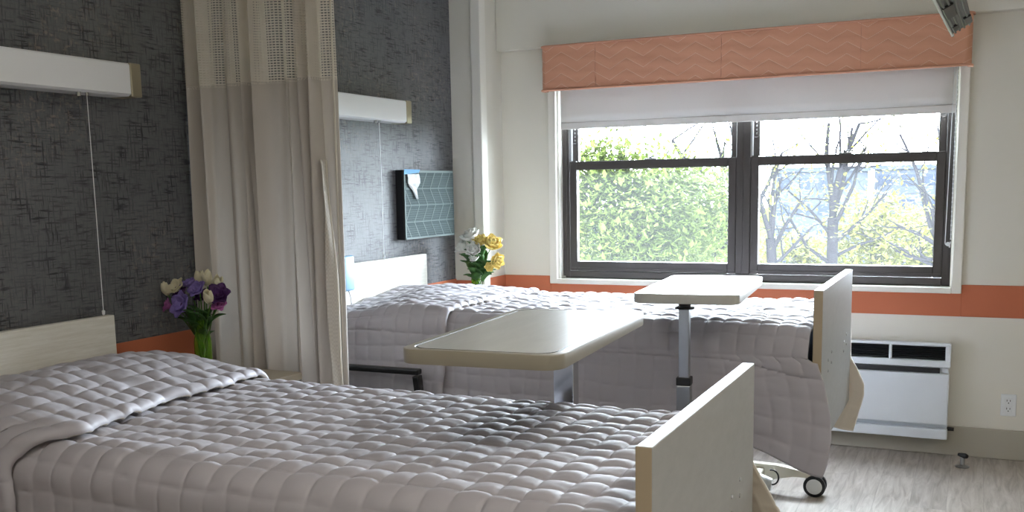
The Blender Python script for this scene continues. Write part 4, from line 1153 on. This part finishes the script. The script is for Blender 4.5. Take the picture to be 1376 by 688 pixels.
tree('maple_tree', 'dense bright green leafy tree filling the lower left window pane', g0(860, 340, YT+0.6), bp(862, 330, YT+0.6), 0.16,
     [(800, 215, YT, 0.95, 0.05), (845, 205, YT, 1, 0.05), (930, 250, YT+1, 0.97, 0.05), (780, 300, YT, 0.9, 0.05), (960, 320, YT+1, 0.9, 0.05)],
     900, M['lf_green'], 5, 0.105, 'trees outside the window',
     [(c1, (1.5, 0.9, 1.05), 9000), (c2, (1.0, 0.8, 0.95), 5000), (c3, (0.7, 0.6, 0.7), 1500), (bp(810, 205, YT), (0.40, 0.3, 0.22), 500), (bp(900, 250, YT+1), (1.1, 0.6, 0.40), 2600), (bp(800, 245, YT), (0.8, 0.6, 0.35), 1800), (bp(840, 345, YT), (1.8, 0.8, 0.6), 2600)])
tree('ash_tree', 'bare branching tree behind the window mullion with a few buds', g0(1005, 330, 11), bp(1003, 300, 11), 0.16,
     [(930, 168, 11, 1, 0.07), (960, 160, 11.5, 1, 0.06), (975, 190, 11, .97, 0.05), (915, 235, 10.5, .96, 0.05), (1040, 200, 11, 1, 0.05), (880, 232, 11, .93, .04)], 420, M['lf_yellow'], 9, 0.07, 'trees outside the window')
tree('oak_tree', 'forked grey tree trunk in the middle of the right window pane', g0(1120, 330, 9.5), bp(1119, 292, 9.5), 0.085,
     [(1094, 165, 9.5, 1, 0.055), (1125, 160, 9.5, 1, 0.055), (1152, 165, 9.8, 1, 0.05), (1180, 225, 9.3, .985, 0.035), (1065, 250, 9.6, .97, 0.03), (1190, 265, 9.2, .96, 0.03), (1200, 300, 9.5, .94, 0.03), (1060, 300, 9, .93, .03)], 900, M['lf_yellow'], 21, 0.075, 'trees outside the window', twigs=4)
tree('birch_tree', 'leaning thin trunk at the lower left of the right window pane', g0(1050, 360, 8.5), bp(1036, 320, 8.5), 0.075,
     [(1022, 250, 8.5, 1, 0.045), (1050, 235, 8.7, 1, 0.04), (1075, 262, 8.6, .98, .035), (1085, 300, 8.4, .95, .03), (1020, 215, 8.6, 1, .03)], 520, M['lf_yellow'], 33, 0.075, 'trees outside the window', twigs=3)
tree('linden_tree', 'slender bare branches reaching in from the right window edge', g0(1275, 350, 8.5), bp(1262, 330, 8.5), 0.06,
     [(1205, 300, 8.5, 1, 0.035), (1215, 345, 8.5, .98, 0.035), (1232, 235, 8.7, 1, 0.04), (1200, 182, 9, 1, 0.035), (1240, 170, 8.8, 1, .03), (1190, 335, 8.6, .97, .03)], 620, M['lf_yellow'], 47, 0.075, 'trees outside the window', twigs=3)
ys2 = 30
for i, (u, v, rx, rz_, lab) in enumerate(((1175, 318, 1.9, 1.6, 'rounded yellow-green tree beyond the forked trunk'), (1235, 335, 2.2, 1.5, 'low yellow-green tree farther right beyond the bare branches'), (1075, 350, 2.6, 1.2, 'low yellow-green tree beyond the leaning trunk'))):
    c = bp(u, v, ys2+4*i)
    tree('spring_tree', lab, (c.x, c.y, -9.0), c, 0.2, [(u-20, v-30, c.y, .95, .06), (u+20, v-30, c.y, .95, .06)], 100, M['lf_yellow'], 60+i, 0.26, 'distant yellow-green trees', [(c, (rx, 1.6, rz_), 2600)], twigs=2)
def building(label, u0, u1, v0, y, depth=14):
    a, c = bp(u0, v0, y), bp(u1, v0, y)
    w = c.x-a.x; h = a.z+9.0
    t = thing('office_building', label, 'building', ((a.x+c.x)/2, y+depth/2, -9.0), group='distant buildings')
    b = B(); add_box(b, -w/2, w/2, -depth/2, depth/2, 0, h); wl = obj('wall', b, M['facade'], t)
    nf = 4; nx = max(4, int(w/4))
    for f in range(nf):
        z0 = h*(f+0.35)/nf
        b = B()
        for k in range(nx):
            x0 = -w/2+w*(k+0.2)/nx
            add_box(b, x0, x0+w*0.6/nx, -depth/2-0.1, -depth/2+0.05, z0, z0+h*0.42/nf)
        obj('window_row', b, M['facadeglass'], t)
    b = B(); add_box(b, -w/2-0.3, w/2+0.3, -depth/2-0.3, depth/2+0.3, h, h+0.5); obj('roof', b, M['facade'], t)
building('pale blue-grey building far off behind the forked tree', 1040, 1150, 232, 110)
building('pale blue-grey building far off at the right of the window', 1175, 1300, 228, 125)

# ------------------------------------------------------------------ light
W = bpy.data.worlds.new('sky'); SC.world = W; W.use_nodes = True
bg = W.node_tree.nodes['Background']
wt = W.node_tree; _tc = wt.nodes.new('ShaderNodeTexCoord'); _dp = wt.nodes.new('ShaderNodeVectorMath'); _dp.operation = 'DOT_PRODUCT'
_nm = wt.nodes.new('ShaderNodeVectorMath'); _nm.operation = 'NORMALIZE'; wt.links.new(_tc.outputs['Generated'], _nm.inputs[0])
wt.links.new(_nm.outputs[0], _dp.inputs[0]); _dp.inputs[1].default_value = Vector((0.10, 0.95, 0.26)).normalized()
_mr = wt.nodes.new('ShaderNodeMapRange'); _mr.interpolation_type = 'SMOOTHERSTEP'; wt.links.new(_dp.outputs['Value'], _mr.inputs[0])
for _i, _v in enumerate((0.80, 0.985, 15.0, 33.0)): _mr.inputs[_i+1].default_value = _v
bg.inputs[0].default_value = (0.86, 0.94, 1.06, 1); wt.links.new(_mr.outputs[0], bg.inputs[1])      # bright hazy sky, with a glow added beyond the window to light the beds
def lamp(name, typ, loc, rot, energy, color=(1, 1, 1), **k):
    d = bpy.data.lights.new(name, typ); d.energy = energy; d.color = color
    for a, v in k.items(): setattr(d, a, v)
    o = bpy.data.objects.new(name, d); link(o); o.location = loc; o.rotation_euler = rot
    return o
po = lamp('window_portal', 'AREA', (1.6, 0.2, 1.5), (-PI/2, 0, 0), 1.0, shape='RECTANGLE', size=2.2, size_y=1.24)
po.data.cycles.is_portal = True
lamp('sun', 'SUN', (3, 8, 12), Vector((-0.62, 0.06, 0.78)).to_track_quat('Z', 'Y').to_euler(), 4.0, (1.0, 0.95, 0.86), angle=math.radians(2))
# fill light panels added under the ceiling, above and behind the view
for (x, y) in ((1.6, -5.0), (3.5, -3.4), (3.5, -5.6)):
    t = thing('fill_panel', 'added flat square fill light panel in white frame', 'fill light', (x, y, ZC), group='added fill light panels')
    b = B(); add_box(b, -0.31, 0.31, -0.31, 0.31, -0.03, -0.0005, 0.004, 1); obj('frame', b, M['trim'], t)
    m = NT('panel_glow'); m.b.inputs['Emission Color'].default_value = (1, 0.94, 0.84, 1); m.b.inputs['Emission Strength'].default_value = 4.6
    b = B(); add_box(b, -0.28, 0.28, -0.28, 0.28, -0.034, -0.0305); obj('diffuser', b, m.m, t)

SC.view_settings.view_transform = 'Standard'; SC.view_settings.look = 'None'; SC.view_settings.gamma = 1.0
SC.view_settings.use_curve_mapping = False
SC.view_settings.exposure = 1.6
SC.cycles.max_bounces = 10; SC.cycles.diffuse_bounces = 6; SC.cycles.transparent_max_bounces = 24
SC.cycles.sample_clamp_indirect = 6.0
